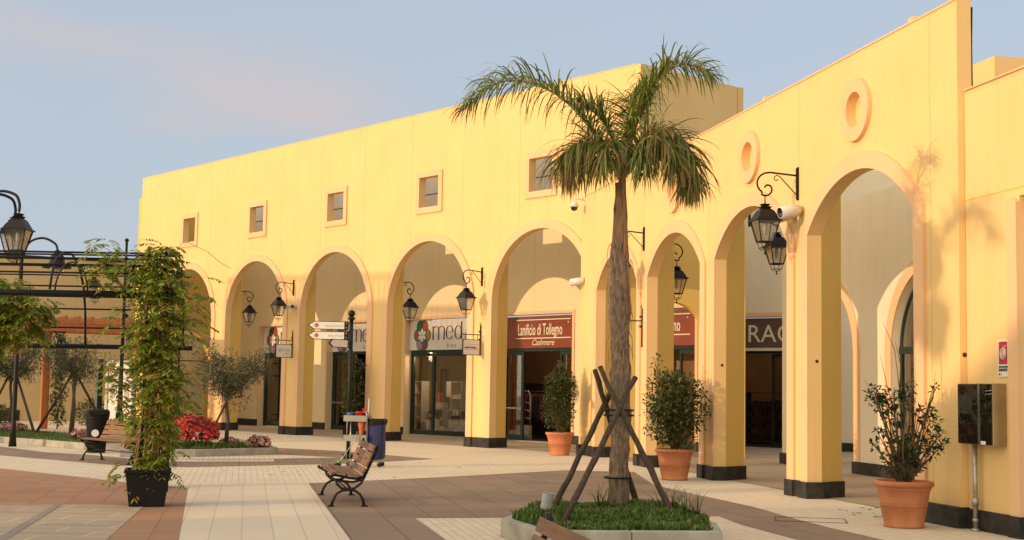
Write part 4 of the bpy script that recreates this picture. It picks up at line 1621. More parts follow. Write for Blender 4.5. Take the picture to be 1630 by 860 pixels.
random.seed(5)
gpoly = [(1.3 + (x) * .90, 15.9 + (y) * .90) for x, y in loc]
def zf(x, y):
    r_ = min(1, math.hypot(x - 1.3, y - 15.9) / 1.6)
    return kz - .03 + .09 * (1 - r_ ** 2)
gr = grass('grass', gpoly, zf, 17000, .075, L_grass, .35)
tag(gr, 'short unkempt green grass filling the kerbed palm bed', 'grass', kind='stuff')
# taller tufts
m = MB()
for c_ in range(9):
    cx_, cy_ = random.choice([(1.27 - .5, 16.0), (1.9, 15.8), (1.15, 15.9), (1.6, 15.5), (.65, 15.0), (2.1, 15.3)])
    cx_ += random.uniform(-.15, .15)
    for i in range(14):
        a = random.uniform(0, 2 * PI)
        h_ = random.uniform(.15, .34)
        l_ = random.uniform(.05, .25)
        z = zf(cx_, cy_)
        m.tube([(cx_, cy_, z), (cx_ + math.cos(a) * l_ * .5, cy_ + math.sin(a) * l_ * .5, z + h_ * .8), (cx_ + math.cos(a) * l_, cy_ + math.sin(a) * l_, z + h_)], [.004, .003, .001], 3)
tag(m.build('grass_tufts', L_grass), 'taller loose grass tufts around the palm foot', 'grass', kind='stuff')

# the palm
random.seed(42)
PX, PY, PZ = 1.27, 16.1, .22
palm = empty('palm_tree', (PX, PY, PZ), 0, 'young feather palm with a shaggy trunk staked in the grass bed', 'tree')
CZ = 4.22 - PZ          # height of the crown above the base
tr = MB()
NR, NS = 46, 20
vs, fs = [], []
for i in range(NR + 1):
    t = i / NR
    z = t * 3.35
    r_ = .112 - .008 * t - (.042 * ((t - .84) / .16) if t > .84 else 0)
    if t < .08:
        r_ += .02 * (1 - t / .08)
    r_ += .018 * math.exp(-((t - .72) / .10) ** 2)
    for k_ in range(NS):
        a = 2 * PI * k_ / NS
        rr = r_ * (1 + .10 * math.sin(3 * a + 9 * t) * math.sin(23 * t + k_) + random.uniform(-.055, .055))
        # old leaf-base steps
        rr += .018 * (((z * 2.1 + .5 * math.sin(a + i * .1)) % 1.0) ** 3)
        vs.append((.02 * math.sin(t * 5) + .01 * t + rr * math.cos(a), rr * math.sin(a), z))
for i in range(NR):
    for k_ in range(NS):
        fs.append((i * NS + k_, i * NS + (k_ + 1) % NS, (i + 1) * NS + (k_ + 1) % NS, (i + 1) * NS + k_))
tr.add(vs, fs, 0, True)
tr.build('trunk', B_palm, palm)
# upper shaft wrapped in old sheaths
sh = MB()
for i in range(13):
    a = i * 2.39996
    z0 = 2.35 + i * .10
    r0 = .098 - i * .0035
    ca, sa = math.cos(a), math.sin(a)
    w = .06
    pts = [(r0 * ca, r0 * sa, z0), ((r0 + .012) * ca, (r0 + .012) * sa, z0 + .3), ((r0 - .01) * ca, (r0 - .03) * sa, min(z0 + .7, 3.7)), ((r0 - .06) * ca + .02, (r0 - .06) * sa, min(z0 + 1.1, 4.05))]
    vs = []
    for j, p_ in enumerate(pts):
        ww = w * (1, .85, .5, .25)[j]
        vs += [(p_[0] - sa * ww - ca * .02, p_[1] + ca * ww - sa * .02, p_[2]), (p_[0] + ca * .012, p_[1] + sa * .012, p_[2]), (p_[0] + sa * ww - ca * .02, p_[1] - ca * ww - sa * .02, p_[2])]
    sh.add(vs, [(j * 3 + q_, j * 3 + q_ + 1, j * 3 + q_ + 4, j * 3 + q_ + 3) for j in range(3) for q_ in range(2)], 0, True)
for i in range(26):
    a = random.uniform(0, 2 * PI)
    z0 = random.uniform(1.9, 3.2)
    ca, sa = math.cos(a), math.sin(a)
    sh.tube([(.12 * ca, .12 * sa, z0), (.15 * ca, .15 * sa, z0 - .06), (.165 * ca, .165 * sa, z0 - random.uniform(.12, .3))], [.008, .005, .002], 4)
sh.tube([(0.01, 0, 3.1), (.015, 0, 3.5), (.02, 0, 3.85), (.03, 0, CZ + .05)], [.078, .056, .042, .028], 12)
sh.build('crown_shaft', B_palmt, palm)


def frond(pts, L0, dens=150, dry=0., bare=.18, plume=.5, name='frond', wd=.0085, hang=1.0, sag=.0):
    """rachis through pts (local to the palm); leaflets hang from both sides"""
    P_ = [Vector(p_) for p_ in pts]
    # Catmull-Rom resample
    def cr_(t):
        n = len(P_) - 1
        i = min(int(t * n), n - 1)
        f = t * n - i
        p0, p1, p2, p3 = P_[max(i - 1, 0)], P_[i], P_[i + 1], P_[min(i + 2, n)]
        return .5 * ((2 * p1) + (p2 - p0) * f + (2 * p0 - 5 * p1 + 4 * p2 - p3) * f * f + (3 * p1 - p0 - 3 * p2 + p3) * f ** 3)
    m_ = MB()
    rs = [cr_(i / 22) for i in range(23)]
    m_.tube(rs, [.020 * (1 - i / 24) + .003 for i in range(23)], 6, 1)
    for i in range(dens):
        t = bare + (1 - bare) * ((i + random.random() * .8) / dens)
        t = min(t, .995)
        p_ = cr_(t)
        tg = (cr_(min(1, t + .01)) - cr_(max(0, t - .01))).normalized()
        up_ = Vector((0, 0, 1)) - tg * tg.z
        up_ = up_.normalized() if up_.length > .05 else Vector((0, 1, 0))
        side = tg.cross(up_)
        for s_ in (-1, 1):
            ph = random.uniform(-.25, 1.15) * plume if sag < .1 else random.uniform(-.9, 1.1)
            ld = (side * s_ * math.cos(ph * 1.3) + up_ * math.sin(ph * 1.3) + tg * random.uniform(.2, .85)).normalized()
            ll = (1.18 if sag < .1 else 1.05) * L0 * (math.sin(PI * min(1, (t - bare * .4) * .95)) ** .55) * random.uniform(.78, 1.12) if t < .9 else L0 * .62 * random.uniform(.7, 1.1)
            q_ = p_.copy()
            d_ = (ld + Vector((0, 0, -sag * random.uniform(.5, 1.3)))).normalized()
            seg = 6
            w0 = wd * random.uniform(.8, 1.25)
            vs_, fs_ = [], []
            wv = d_.cross(Vector((random.uniform(-.5, .5), random.uniform(-.5, .5), .8))).normalized()
            stiff = random.uniform(.2, 1.3) * hang
            for k_ in range(seg + 1):
                ww = w0 * (.8, 1.1, 1.1, 1.0, .8, .5, .1)[k_]
                vs_ += [q_ + wv * ww, q_ - wv * ww]
                d_ = (d_ + Vector((random.gauss(0, .03), random.gauss(0, .03), -stiff * ((k_ + 1) / seg) ** 1.6))).normalized()
                q_ = q_ + d_ * ll / seg
            for k_ in range(seg):
                fs_.append((2 * k_, 2 * k_ + 1, 2 * k_ + 3, 2 * k_ + 2))
            if random.random() < dry:
                m_.add(vs_, fs_, 2)
            elif random.random() < dry + .10:
                m_.add(vs_, fs_[:3], 0)
                m_.add(vs_, fs_[3:], 2)
            else:
                m_.add(vs_, fs_, 0)
    m_.build(name, [L_palm, B_palmt, L_palmd], palm)


Z = CZ
frond([(0, 0, Z - .05), (-.22, .02, Z + .30), (-.60, .05, Z + .78), (-1.0, .05, Z + 1.02), (-1.45, .02, Z + 1.04), (-1.85, 0, Z + .72)], 0.63, 124, 0, .20, .55, hang=.9)
frond([(.02, 0, Z - .05), (.10, .0, Z + .42), (.26, .02, Z + .82), (.46, .04, Z + 1.14), (.76, .03, Z + 1.30), (1.06, .02, Z + 1.16)], 0.56, 124, 0, .16, .6, hang=.8)
frond([(.02, 0, Z - .1), (.20, -.10, Z + .30), (.45, -.18, Z + .48), (.72, -.2, Z + .34), (.85, -.2, Z + .0), (.78, -.18, Z - .22)], 0.51, 112, .28, .16, .5, sag=.45)
frond([(.0, 0, Z - .1), (-.18, -.12, Z + .18), (-.42, -.22, Z + .30), (-.64, -.25, Z + .20), (-.74, -.25, Z - .02)], 0.56, 100, .40, .2, .5, sag=.45)
frond([(.02, 0, Z - .1), (.22, .18, Z + .34), (.5, .32, Z + .48), (.75, .38, Z + .35), (.9, .4, Z + .05)], 0.54, 100, .10, .18, .5, sag=.45)
frond([(-.02, 0, Z - .1), (-.14, .2, Z + .25), (-.33, .4, Z + .42), (-.5, .5, Z + .30)], 0.51, 82, .05, .2, .5, sag=.45)
frond([(.02, 0, Z - .1), (.16, -.16, Z + .22), (.32, -.32, Z + .36), (.52, -.42, Z + .22), (.62, -.45, Z - .05)], 0.51, 89, .25, .18, .5, sag=.45)
frond([(.0, 0, Z - .05), (-.04, -.16, Z + .22), (-.12, -.34, Z + .30), (-.22, -.5, Z + .16), (-.28, -.56, Z - .08)], 0.44, 71, .2, .25, .5, sag=.45)
frond([(.02, 0, Z - .05), (.05, .1, Z + .45), (.12, .2, Z + .80), (.22, .26, Z + .98)], 0.41, 71, 0, .25, .7, hang=.6)
frond([(.02, 0, Z - .1), (.24, -.05, Z + .14), (.5, -.1, Z + .22), (.72, -.12, Z + .02), (.80, -.12, Z - .28)], 0.44, 82, .55, .2, .4, sag=.45)

frond([(.0, 0, Z - .08), (-.10, .1, Z + .40), (-.28, .16, Z + .70), (-.46, .2, Z + .82)], .46, 81, 0, .25, .7, hang=.7)
frond([(.0, 0, Z - .08), (-.20, .05, Z + .12), (-.45, .1, Z + .16), (-.62, .1, Z - .08)], .46, 81, .35, .2, .5, sag=.45)
frond([(.02, 0, Z - .08), (.26, .1, Z + .22), (.56, .12, Z + .36), (.80, .1, Z + .16), (.92, .1, Z - .16)], .50, 95, .25, .2, .5, sag=.45)
frond([(.02, 0, Z - .08), (.12, -.2, Z + .16), (.2, -.42, Z + .14), (.24, -.52, Z - .08)], .42, 74, .15, .25, .5, sag=.45)
frond([(.02, 0, Z - .05), (.16, .05, Z + .5), (.30, .08, Z + .80), (.40, .1, Z + .98)], .40, 74, 0, .2, .7, hang=.7)
p2 = copy_tree(palm, None, (-7.6, 10.9, 0), R(150), 'second feather palm outside the picture on the left whose fronds shade the right wall')
p2.scale = (1.12, 1.12, 1.30)
# stakes
st_lab = ['dark rough stake at the left rear of the palm, leaning right behind the trunk', 'dark rough stake crossing in front of the trunk from upper left to lower right',
          'dark rough stake rising from the front left of the grass bed', 'dark rough stake behind the trunk on the right']
stk = [((.50, 16.0, .2), (1.30, 16.28, 1.84)), ((1.86, 15.3, .2), (1.03, 15.93, 1.90)), ((.58, 14.75, .2), (1.45, 16.0, 1.78)), ((1.56, 16.7, .22), (.98, 15.95, 1.86))]
random.seed(9)
for (a, b), lb in zip(stk, st_lab):
    a, b = Vector(a), Vector(b)
    e = MB()
    pts = [Vector((0, 0, 0)).lerp(b - a, i / 12) + Vector((random.uniform(-.008, .008), random.uniform(-.008, .008), 0)) for i in range(13)]
    e.tube(pts, [.037 - .007 * i / 12 + random.uniform(-.003, .004) for i in range(13)], 9)
    o = e.build('tree_stake', M_stake, None, a)
    tag(o, lb, 'stake', 'rough wooden stakes holding up the palm')
e = MB()
for z in (1.40, 1.34):
    pts = [(PX + .17 * math.cos(i * PI / 8), PY - .02 + .18 * math.sin(i * PI / 8), z) for i in range(17)]
    e.tube(pts, .012, 6)
tag(e.build('rubber_strap', M_plastic), 'black rubber strap tying the stakes to the palm trunk', 'strap')
e = MB()
e.tube([(PX + .155 * math.cos(i * PI / 8), PY + .155 * math.sin(i * PI / 8), .62) for i in range(17)], .012, 6)
tag(e.build('lower_strap', M_plastic), 'thin black band low around the palm trunk', 'strap')
m = MB()
pts = []
for i in range(40):
    z = i * .0085
    m_r = .062 + (.005 if i % 2 else 0)
    pts.append((m_r, z))
m.lathe(pts, 18)
o = m.build('corrugated_pipe', simple('grey_plastic', (.42, .44, .42), .5, 0, .1), None, (.40, 15.35, .16), (R(4), R(8), 0))
tag(o, 'short grey corrugated pipe standing in the grass at the left of the palm bed', 'pipe')

# ------------------------------------------------------------------ signpost
random.seed(31)
sx_, sy_ = -3.66, 31.5
e = empty('signpost', (sx_, sy_, .004), 0, 'black post with ball top carrying white arrow boards pointing left', 'signpost')
MB().tube([(0, 0, 0), (0, 0, 3.22)], .048, 14).tube([(0, 0, 0), (0, 0, .10)], .12, 14).tube([(0, 0, 3.16), (0, 0, 3.22)], .082, 14).build('post', M_metal, e)
MB().ball((0, 0, 3.30), .085, 0, 14).build('ball_finial', M_metal, e)


def arrow(z, rz, L_=.93, h=.19, txt='', num='', col_=None, flip=0):
    a = MB()
    x0 = -.06
    P_ = [(x0, -h / 2), (x0, h / 2), (x0 - L_ + .14, h / 2), (x0 - L_, 0), (x0 - L_ + .14, -h / 2)]
    n = 5
    vs = [(x, -.016, zz) for x, zz in P_] + [(x, .016, zz) for x, zz in P_]
    a.add(vs, [tuple(range(n)), tuple(reversed(range(n, 2 * n)))] + [(i, n + i, n + (i + 1) % n, (i + 1) % n) for i in range(n)])
    o = a.build('arrow_board', M_metal, e, (0, 0, z), (0, 0, rz))
    k_ = .84
    P2 = [(x0 - .10, -h / 2 * k_), (x0 - .10, h / 2 * k_), (x0 - L_ + .145, h / 2 * k_), (x0 - L_ + .03, 0), (x0 - L_ + .145, -h / 2 * k_)]
    b_ = MB()
    vs = [(x, -.020, zz) for x, zz in P2] + [(x, .020, zz) for x, zz in P2]
    b_.add(vs, [tuple(range(n)), tuple(reversed(range(n, 2 * n)))] + [(i, n + i, n + (i + 1) % n, (i + 1) % n) for i in range(n)])
    b_.build('white_face', M_signw, o)
    if txt:
        text('lettering', txt, .088, M_grey, o, (x0 - .12, -.0215, -.035), UP, 1., 0, 'RIGHT', .001)
        d_ = MB().lathe([(.001, 0), (.05, 0)], 20, (0, 0, 0), M=Matrix.Translation((x0 - L_ + .20, -.0225, 0)) @ Matrix.Rotation(PI / 2, 4, 'X'))
        d_.build('round_marker', M_ora, o)
        text('marker_number', num, .06, M_plum, o, (x0 - L_ + .20, -.0240, -.02), UP, 1., 0, 'CENTER', .001)
    for zz in (-.05, .05):
        MB().ball((x0 - .05, -.02, zz), .010, 0, 6).build('bolt', M_signw, o)
    return o


arrow(3.02, R(3), txt='Area Giochi', num='1')
arrow(2.79, R(1), txt='Info Point', num='2')
arrow(2.60, R(62), L_=.8)
arrow(2.86, R(-62), L_=.7, h=.1)

# ------------------------------------------------------------------ cleaning cart
M_blue = simple('blue_sack', (.008, .012, .085), .6, 0, .25, 5, .6, 6)
M_redpl = simple('red_bucket', (.55, .015, .012), .35, 0, .08, 3, 0)
M_bluepl = simple('blue_bucket', (.09, .20, .52), .35, 0, .08, 3, 0)
M_orpl = simple('orange_cone_plastic', (.60, .15, .05), .5, 0, .08, 3, 0)
M_gryp = simple('grey_tray_plastic', (.27, .27, .25), .5, 0, .08, 3, 0)
cx_, cy_ = -3.02, 28.35
e = empty('cleaning_cart', (cx_, cy_, .004), R(-8), 'cleaning trolley with a blue sack and grey trays behind the middle bench', 'trolley')
m = MB().tube([(-.30, -.05, .12), (-.30, -.05, 1.0), (-.28, -.05, 1.06)], .014, 6)
m.tube([(-.30, .25, .12), (-.30, .25, 1.0)], .014, 6)
m.tube([(.12, -.05, .12), (.12, -.05, 1.02), (.09, -.05, 1.10), (.02, -.05, 1.12)], .016, 6).tube([(.12, .25, .12), (.12, .25, 1.02), (.09, .25, 1.10), (.02, .25, 1.12)], .016, 6)
m.tube([(.12, -.05, 1.02), (.12, .25, 1.02)], .012, 6)
m.tube([(.12, .0, .95), (.46, .0, .95), (.46, .28, .95), (.12, .28, .95)], .012, 6)
m.tube([(-.30, -.05, .13), (.46, -.0, .13)], .016, 6).tube([(-.30, .25, .13), (.46, .28, .13)], .016, 6)
m.build('frame', M_steel, e)
for z in (.52, .92):
    tr_ = MB().box(-.34, .10, -.10, .30, z, z + .02).box(-.36, -.33, -.12, .32, z, z + .12).box(.09, .12, -.12, .32, z, z + .12).box(-.33, .09, -.12, -.09, z, z + .12).box(-.33, .09, .29, .32, z, z + .12)
    tr_.build('tray', M_gryp, e)
bg_ = MB()
prof = []
NS = 20
vs, fs = [], []
for i, (z, k_) in enumerate([(.16, .86), (.2, .96), (.4, 1.0), (.6, .98), (.8, 1.02), (.93, .96), (.96, 1.0)]):
    for j in range(NS):
        a = 2 * PI * j / NS
        sgn = lambda v: (abs(v) ** .45) * (1 if v > 0 else -1)
        w = 1 + .05 * math.sin(3 * a + i * .7) + .03 * math.sin(7 * a)
        vs.append((.28 + .165 * k_ * w * sgn(math.cos(a)), .14 + .17 * k_ * w * sgn(math.sin(a)), z))
for i in range(6):
    for j in range(NS):
        fs.append((i * NS + j, i * NS + (j + 1) % NS, (i + 1) * NS + (j + 1) % NS, (i + 1) * NS + j))
bg_.add(vs, fs, 0, True)
bg_.build('sack', M_blue, e)
lid = MB()
vs = []
for i, (z, k_) in enumerate([(.86, 1.06), (.93, 1.12), (.97, 1.10), (.975, .85), (.95, .7)]):
    for j in range(NS):
        a = 2 * PI * j / NS
        vs.append((.28 + .175 * k_ * sgn(math.cos(a)) + random.uniform(-.012, .012), .14 + .18 * k_ * sgn(math.sin(a)) + random.uniform(-.012, .012), z + random.uniform(-.015, .015)))
lid.add(vs, [(i * NS + j, i * NS + (j + 1) % NS, (i + 1) * NS + (j + 1) % NS, (i + 1) * NS + j) for i in range(4) for j in range(NS)], 0, True)
lid.build('black_liner', M_plastic, e)
for x, y in ((-.25, -.02), (-.25, .22), (.38, .02), (.38, .27)):
    w_ = MB().lathe([(.001, -.015), (.045, -.015), (.05, -.008), (.05, .008), (.045, .015), (.001, .015)], 16, (0, 0, 0), M=Matrix.Translation((x, y, .052)) @ Matrix.Rotation(PI / 2, 4, 'X'))
    wo = w_.build('wheel', M_plastic, e)
    MB().tube([(x, y - .025, .055), (x, y - .02, .13), (x, y + .02, .13), (x, y + .025, .055)], .008, 5).build('castor_fork', M_steel, wo)
cart = Matrix.Translation((cx_, cy_, .004)) @ Matrix.Rotation(R(-8), 4, 'Z')


def on_cart(x, y, z):
    return cart @ Vector((x, y, z))


b_ = MB().lathe([(.001, .0), (.085, 0), (.115, .17), (.125, .175), (.118, .18), (.105, .17), (.078, .01)], 20)
o = b_.build('red_bucket', M_redpl, None, on_cart(-.02, .02, .942))
tag(o, 'red bucket on the top tray of the cleaning trolley', 'bucket')
MB().tube([(.115 * math.cos(a), -.02, .165 - .11 * math.sin(a) * .8) for a in [PI * i / 8 for i in range(9)]], .004, 4).build('bucket_handle', M_steel, o)
b_ = MB().lathe([(.001, .0), (.065, 0), (.095, .15), (.10, .155), (.09, .15), (.06, .01)], 18)
tag(b_.build('blue_bucket', M_bluepl, None, on_cart(-.24, .03, .942)), 'pale blue bucket at the left end of the trolley tray', 'bucket')
b_ = MB().lathe([(.001, .0), (.04, 0), (.042, .12), (.018, .16), (.016, .20), (.001, .2)], 14)
b_.box(-.05, .03, -.012, .012, .20, .235)
tag(b_.build('spray_bottle', M_redpl, None, on_cart(-.0, .20, .95)), 'red spray bottle standing behind the red bucket', 'bottle')
b_ = MB().lathe([(.001, 0), (.02, 0), (.13, -.36), (.145, -.40), (.13, -.40)], 18)
o = MB().lathe([(.022, 0), (.07, .28), (.092, .37), (.10, .38)], 18).build('folded_cone', M_orpl, None, on_cart(-.02, .06, .545))
tag(o, 'orange cone upside down between the trays of the trolley', 'cone')
b_ = MB().tube([(0, 0, 0), (.02, .0, .85)], .012, 8)
o = b_.build('broom_handle', M_white, None, on_cart(.06, .22, .54))
tag(o, 'white broom handle sticking up from the trolley', 'handle')
o = empty('dustpan', on_cart(-.42, -.28, 0), R(-12), 'grey long handled dustpan lying against the left foot of the trolley', 'dustpan')
MB().tube([(.0, 0, .06), (.12, .05, .22), (.32, .12, .55), (.36, .14, .72)], .010, 6).build('handle', M_steel, o)
MB().add([(-.25, -.08, .005), (.04, -.12, .005), (.04, .12, .005), (-.25, .10, .005), (.04, -.12, .09), (.04, .12, .09)], [(0, 1, 2, 3), (1, 4, 5, 2), (0, 4, 1), (3, 2, 5)]).build('pan', M_plastic, o)
MB().ball((.03, 0, .10), .04, 0, 8).build('green_grip', simple('green_plastic', (.10, .42, .12), .5, 0, .1), o)

# ------------------------------------------------------------------ flower bed with the young olive
random.seed(55)
fbp = [(-8.6, 30.6), (-7.0, 31.0), (-5.45, 32.75), (-5.9, 34.3), (-7.4, 35.3), (-9.2, 33.0)]
fc = (-7.2, 32.9)
e = empty('flower_bed', (*fc, 0), 0, 'kerbed flower bed under the young olive in front of the second arch', 'flower bed')
kerb_ring('kerb', [(x - fc[0], y - fc[1]) for x, y in fbp], .14, 0, .17, .9, M_kerb, e)
MB().prism([((x - fc[0]) * .93, (y - fc[1]) * .93) for x, y in fbp], .0, .13).build('soil', M_soil, e)
gp_ = [(fc[0] + (x - fc[0]) * .9, fc[1] + (y - fc[1]) * .9) for x, y in fbp]
tag(grass('grass', gp_, lambda x, y: .12, 5000, .13), 'green grass under the young olive in the flower bed', 'grass', kind='stuff')


def flower_bush(loc, r_, flat, n1, n2, mat, lab, fs=.055):
    e = empty('flower_bush', loc, 0, lab, 'bush')
    m_ = MB()
    leafs(m_, n1, in_ball((0, 0, r_ * flat * .9), r_, (1, 1, flat), .8), .07, 0, 0, .5)
    m_.build('leaves', L_laurel, e)
    m_ = MB()
    for _ in range(n2):
        a, b_ = random.uniform(0, 2 * PI), math.acos(random.uniform(-.25, 1))
        rr = r_ * random.uniform(.88, 1.08) * (1 + .12 * math.sin(3 * a) * math.sin(2.5 * b_))
        c_ = Vector((rr * math.sin(b_) * math.cos(a), rr * math.sin(b_) * math.sin(a), r_ * flat * .9 + rr * flat * math.cos(b_)))
        nrm = Vector((math.sin(b_) * math.cos(a), math.sin(b_) * math.sin(a), math.cos(b_))) + Vector([random.gauss(0, .4) for _ in range(3)])
        nrm.normalize()
        u_ = nrm.orthogonal().normalized()
        v_ = nrm.cross(u_)
        s_ = fs * random.uniform(.6, 1.1)
        vs = [c_ + nrm * s_ * .1] + [c_ + (u_ * math.cos(k_ * PI / 2.5) + v_ * math.sin(k_ * PI / 2.5)) * s_ * (.9 if k_ % 2 else 1) + nrm * s_ * .25 for k_ in range(5)]
        m_.add(vs, [(0, 1, 2), (0, 2, 3), (0, 3, 4), (0, 4, 5), (0, 5, 1)])
    m_.build('blossoms', mat, e)
    return e


flower_bush((-7.42, 32.1, .10), .66, .62, 1500, 620, L_redf, 'large rounded bush of deep red flowers left of the young olive')
flower_bush((-5.92, 32.75, .12), .27, .6, 350, 170, L_pinkf, 'small pink and red flower clump at the right tip of the flower bed', .045)
flower_bush((-6.75, 33.3, .12), .22, .55, 250, 90, L_pinkf, 'smallest pink flower clump beside the olive trunk', .045)
flower_bush((-8.35, 31.2, .10), .30, .45, 300, 150, L_pinkf, 'low spill of pink flowers at the left end of the flower bed', .045)


def olive_tree(loc, h_trunk, r_, nl, lab, seed, dens=1., flat=.85, leaf=.075, off=(0, 0)):
    random.seed(seed)
    e = empty('olive_tree', loc, 0, lab, 'tree')
    t_ = MB()
    t_.tube([(0, 0, 0), (.03, .02, h_trunk * .5), (-.02, 0, h_trunk * .8), (off[0] * .3, 0, h_trunk)], [.055, .045, .042, .04], 8)
    tips = []
    for i in range(16):
        a = i * 2.4
        el = random.uniform(.15, 1.25)
        L_ = r_ * random.uniform(.7, 1.05)
        p0 = Vector((off[0] * .3, 0, h_trunk * random.uniform(.85, 1.0)))
        p1 = p0 + Vector((math.cos(a) * math.cos(el), math.sin(a) * math.cos(el), math.sin(el))) * L_ * .5 + Vector((off[0] * .3, off[1] * .3, .05))
        p2 = p1 + Vector((math.cos(a + .4) * math.cos(el * .8), math.sin(a + .4) * math.cos(el * .8), math.sin(el * .8))) * L_ * .6 + Vector((off[0] * .4, 0, .1))
        t_.tube([p0, p1, p2], [.018, .011, .004], 5)
        tips += [p1, p2]
        for _ in range(3):
            q_ = p1.lerp(p2, random.random()) + Vector([random.gauss(0, r_ * .22) for _ in range(3)])
            t_.tube([p1, (p1 + q_) / 2 + Vector((0, 0, .03)), q_], [.006, .004, .002], 4)
            tips.append(q_)
    t_.build('trunk', B_olive, e)
    m_ = MB()
    for tip in tips:
        leafs(m_, int(nl / len(tips)), in_ball(tuple(tip), r_ * random.uniform(.16, .32), (1, 1, flat), .3), leaf, 0, 0, .26)
    m_.build('crown', L_olive, e)
    return e


olive_tree((-6.70, 32.75, .1), 1.35, .95, 5600, 'young grey-green olive tree standing in the kerbed flower bed', 61, leaf=.09)
e = MB().tube([(0, 0, 0), (.50, .12, 1.15)], [.03, .025], 8)
tag(e.build('tree_stake', M_stake, None, (-7.2, 32.6, .1)), 'single slanting stake leaning on the young olive trunk', 'stake')

# ------------------------------------------------------------------ lawn strip and trees at the far left
random.seed(66)
lawn = [(-24, 46.5), (-13.75, 36.9), (-10.3, 33.6), (-9.4, 33.6), (-9.0, 34.6), (-10.5, 37.5), (-13.6, 41.5), (-22, 50)]
lc = (-13., 39.5)
e = empty('lawn_bed', (*lc, 0), 0, 'long kerbed lawn strip behind the left bench', 'flower bed')
kerb_ring('kerb', [(x - lc[0], y - lc[1]) for x, y in lawn], .15, 0, .16, 1.0, M_kerb, e)
MB().prism([((x - lc[0]) * .985, (y - lc[1]) * .985) for x, y in lawn], .0, .125).build('soil', simple('mown_turf', (.075, .105, .03), .95, 0, .35, 8, .8, 30), e)
tag(grass('lawn_grass', [(lc[0] + (x - lc[0]) * .97, lc[1] + (y - lc[1]) * .97) for x, y in lawn], lambda x, y: .12, 14000, .06), 'short mown lawn in the long strip behind the left bench', 'grass', kind='stuff')
olive_tree((-12.7, 40.2, .1), 1.75, 1.05, 2600, 'pale sparse olive between the two right-hand gazebo posts', 62, leaf=.11)
olive_tree((-15.4, 42.6, .1), 1.7, 1.25, 4200, 'dense dark olive at the left edge of the picture', 63, leaf=.11)
flower_bush((-14.9, 41.6, .1), .42, .35, 300, 120, L_pinkf, 'low pink flowers at the foot of the left edge olive', .05)
flower_bush((-11.25, 36.2, .1), .2, .8, 200, 90, L_pinkf, 'small red flower clump by the litter bin', .05)
for (a, b), lb in zip([((-13.9, 40.6, .1), (-12.75, 40.2, 1.9)), ((-12.35, 38.9, .1), (-12.65, 40.2, 1.9)), ((-11.9, 41.2, .1), (-12.7, 40.3, 1.9)), ((-14.1, 41.1, .1), (-15.2, 42.6, 1.7)), ((-15.9, 41.6, .1), (-15.45, 42.5, 1.8))],
                      ['long slanting stake left of the sparse olive', 'near upright stake in front of the sparse olive', 'stake slanting down to the right of the sparse olive',
                       'slanting stake on the right of the left edge olive', 'steep stake at the foot of the left edge olive']):
    a, b = Vector(a), Vector(b)
    tag(MB().tube([(0, 0, 0), b - a], [.045, .035], 8).build('tree_stake', M_stake, None, a), lb, 'stake', 'stakes of the olives on the lawn strip')

# wooden gazebo
gz = empty('wooden_gazebo', (-16.2, 48.1, 0), R(29.4), 'orange wooden gazebo frame with slatted roof at the far left', 'gazebo')
MB().box(-.12, .12, -.12, .12, 0, 3.35).build('post', M_gaz, gz)
MB().box(2.75, 2.97, -3.3, -3.08, 0, 3.3).build('post', M_gaz, gz)
MB().box(-3.3, -3.06, -1.5, -1.26, 0, 3.35).build('post', M_gaz, gz)
MB().box(-3.6, 3.4, -.10, .10, 3.35, 3.65).build('beam', M_gaz, gz)
MB().box(-3.6, 3.4, -3.3, -3.1, 3.30, 3.58).build('beam', M_gaz, gz)
rf = MB()
x = -3.5
while x < 3.3:
    rf.box(x, x + .08, -3.6, .4, 3.66, 3.80)
    x += .42
rf.build('slatted_roof', M_gaz, gz)
# vine on the gazebo post
m = MB()
for i in range(26):
    z = .3 + i * .125
    leafs(m, 60, in_ball((.25 + .1 * math.sin(i), -.1 + .1 * math.cos(i * 1.7), z), .24, (1, 1, 1), .5), .11, 0, .2, .6)
o = empty('climbing_vine', (-15.95, 48.1, 0), 0, 'dark vine climbing the orange gazebo post', 'plant')
m.build('foliage', L_laurel, o)
MB().tube([(.25, -.1, 0), (.3, 0, 1.5), (.22, -.1, 3.4)], .02, 5).build('stem', B_stem, o)
# low shrubs by the far wall
for i, (x, y, r_) in enumerate(((-15.9, 53.0, .75), (-13.6, 54.4, .6), (-19.6, 52.6, .6))):
    o = empty('low_shrub', (x, y, 0), 0, ('spiky low shrub at the foot of the far wall right of the vine', 'small shrub near the far wall behind the litter bin', 'small shrub by the black plinth of the far wall')[i], 'shrub')
    m = MB()
    leafs(m, 900, in_ball((0, 0, r_ * .55), r_, (1, 1, .75), .4), .16, 0, -.3, .25)
    m.build('foliage', L_laurel, o)
    MB().tube([(0, 0, 0), (0.05, 0, r_ * .6)], .03, 5).build('stem', B_stem, o)

# litter bin
e = empty('litter_bin', (-9.62, 32.3, .0), R(12), 'black litter bin with a round white sticker behind the left bench', 'litter bin')
MB().lathe([(.001, 0), (.20, 0), (.21, .03), (.26, .80), (.27, .84), (.001, .84)], 24).build('bin_body', M_plastic, e)
MB().lathe([(.27, .84), (.275, .86), (.275, .96), (.24, 1.0), (.001, 1.02)], 24).box(-.17, .17, -.30, -.2, .88, .97).build('bin_lid', M_plastic, e)
MB().lathe([(.001, 0), (.085, 0)], 18, (0, 0, 0), M=Matrix.Translation((-.02, -.262, .46)) @ Matrix.Rotation(PI / 2 + .07, 4, 'X')).build('round_sticker', M_signw, e)
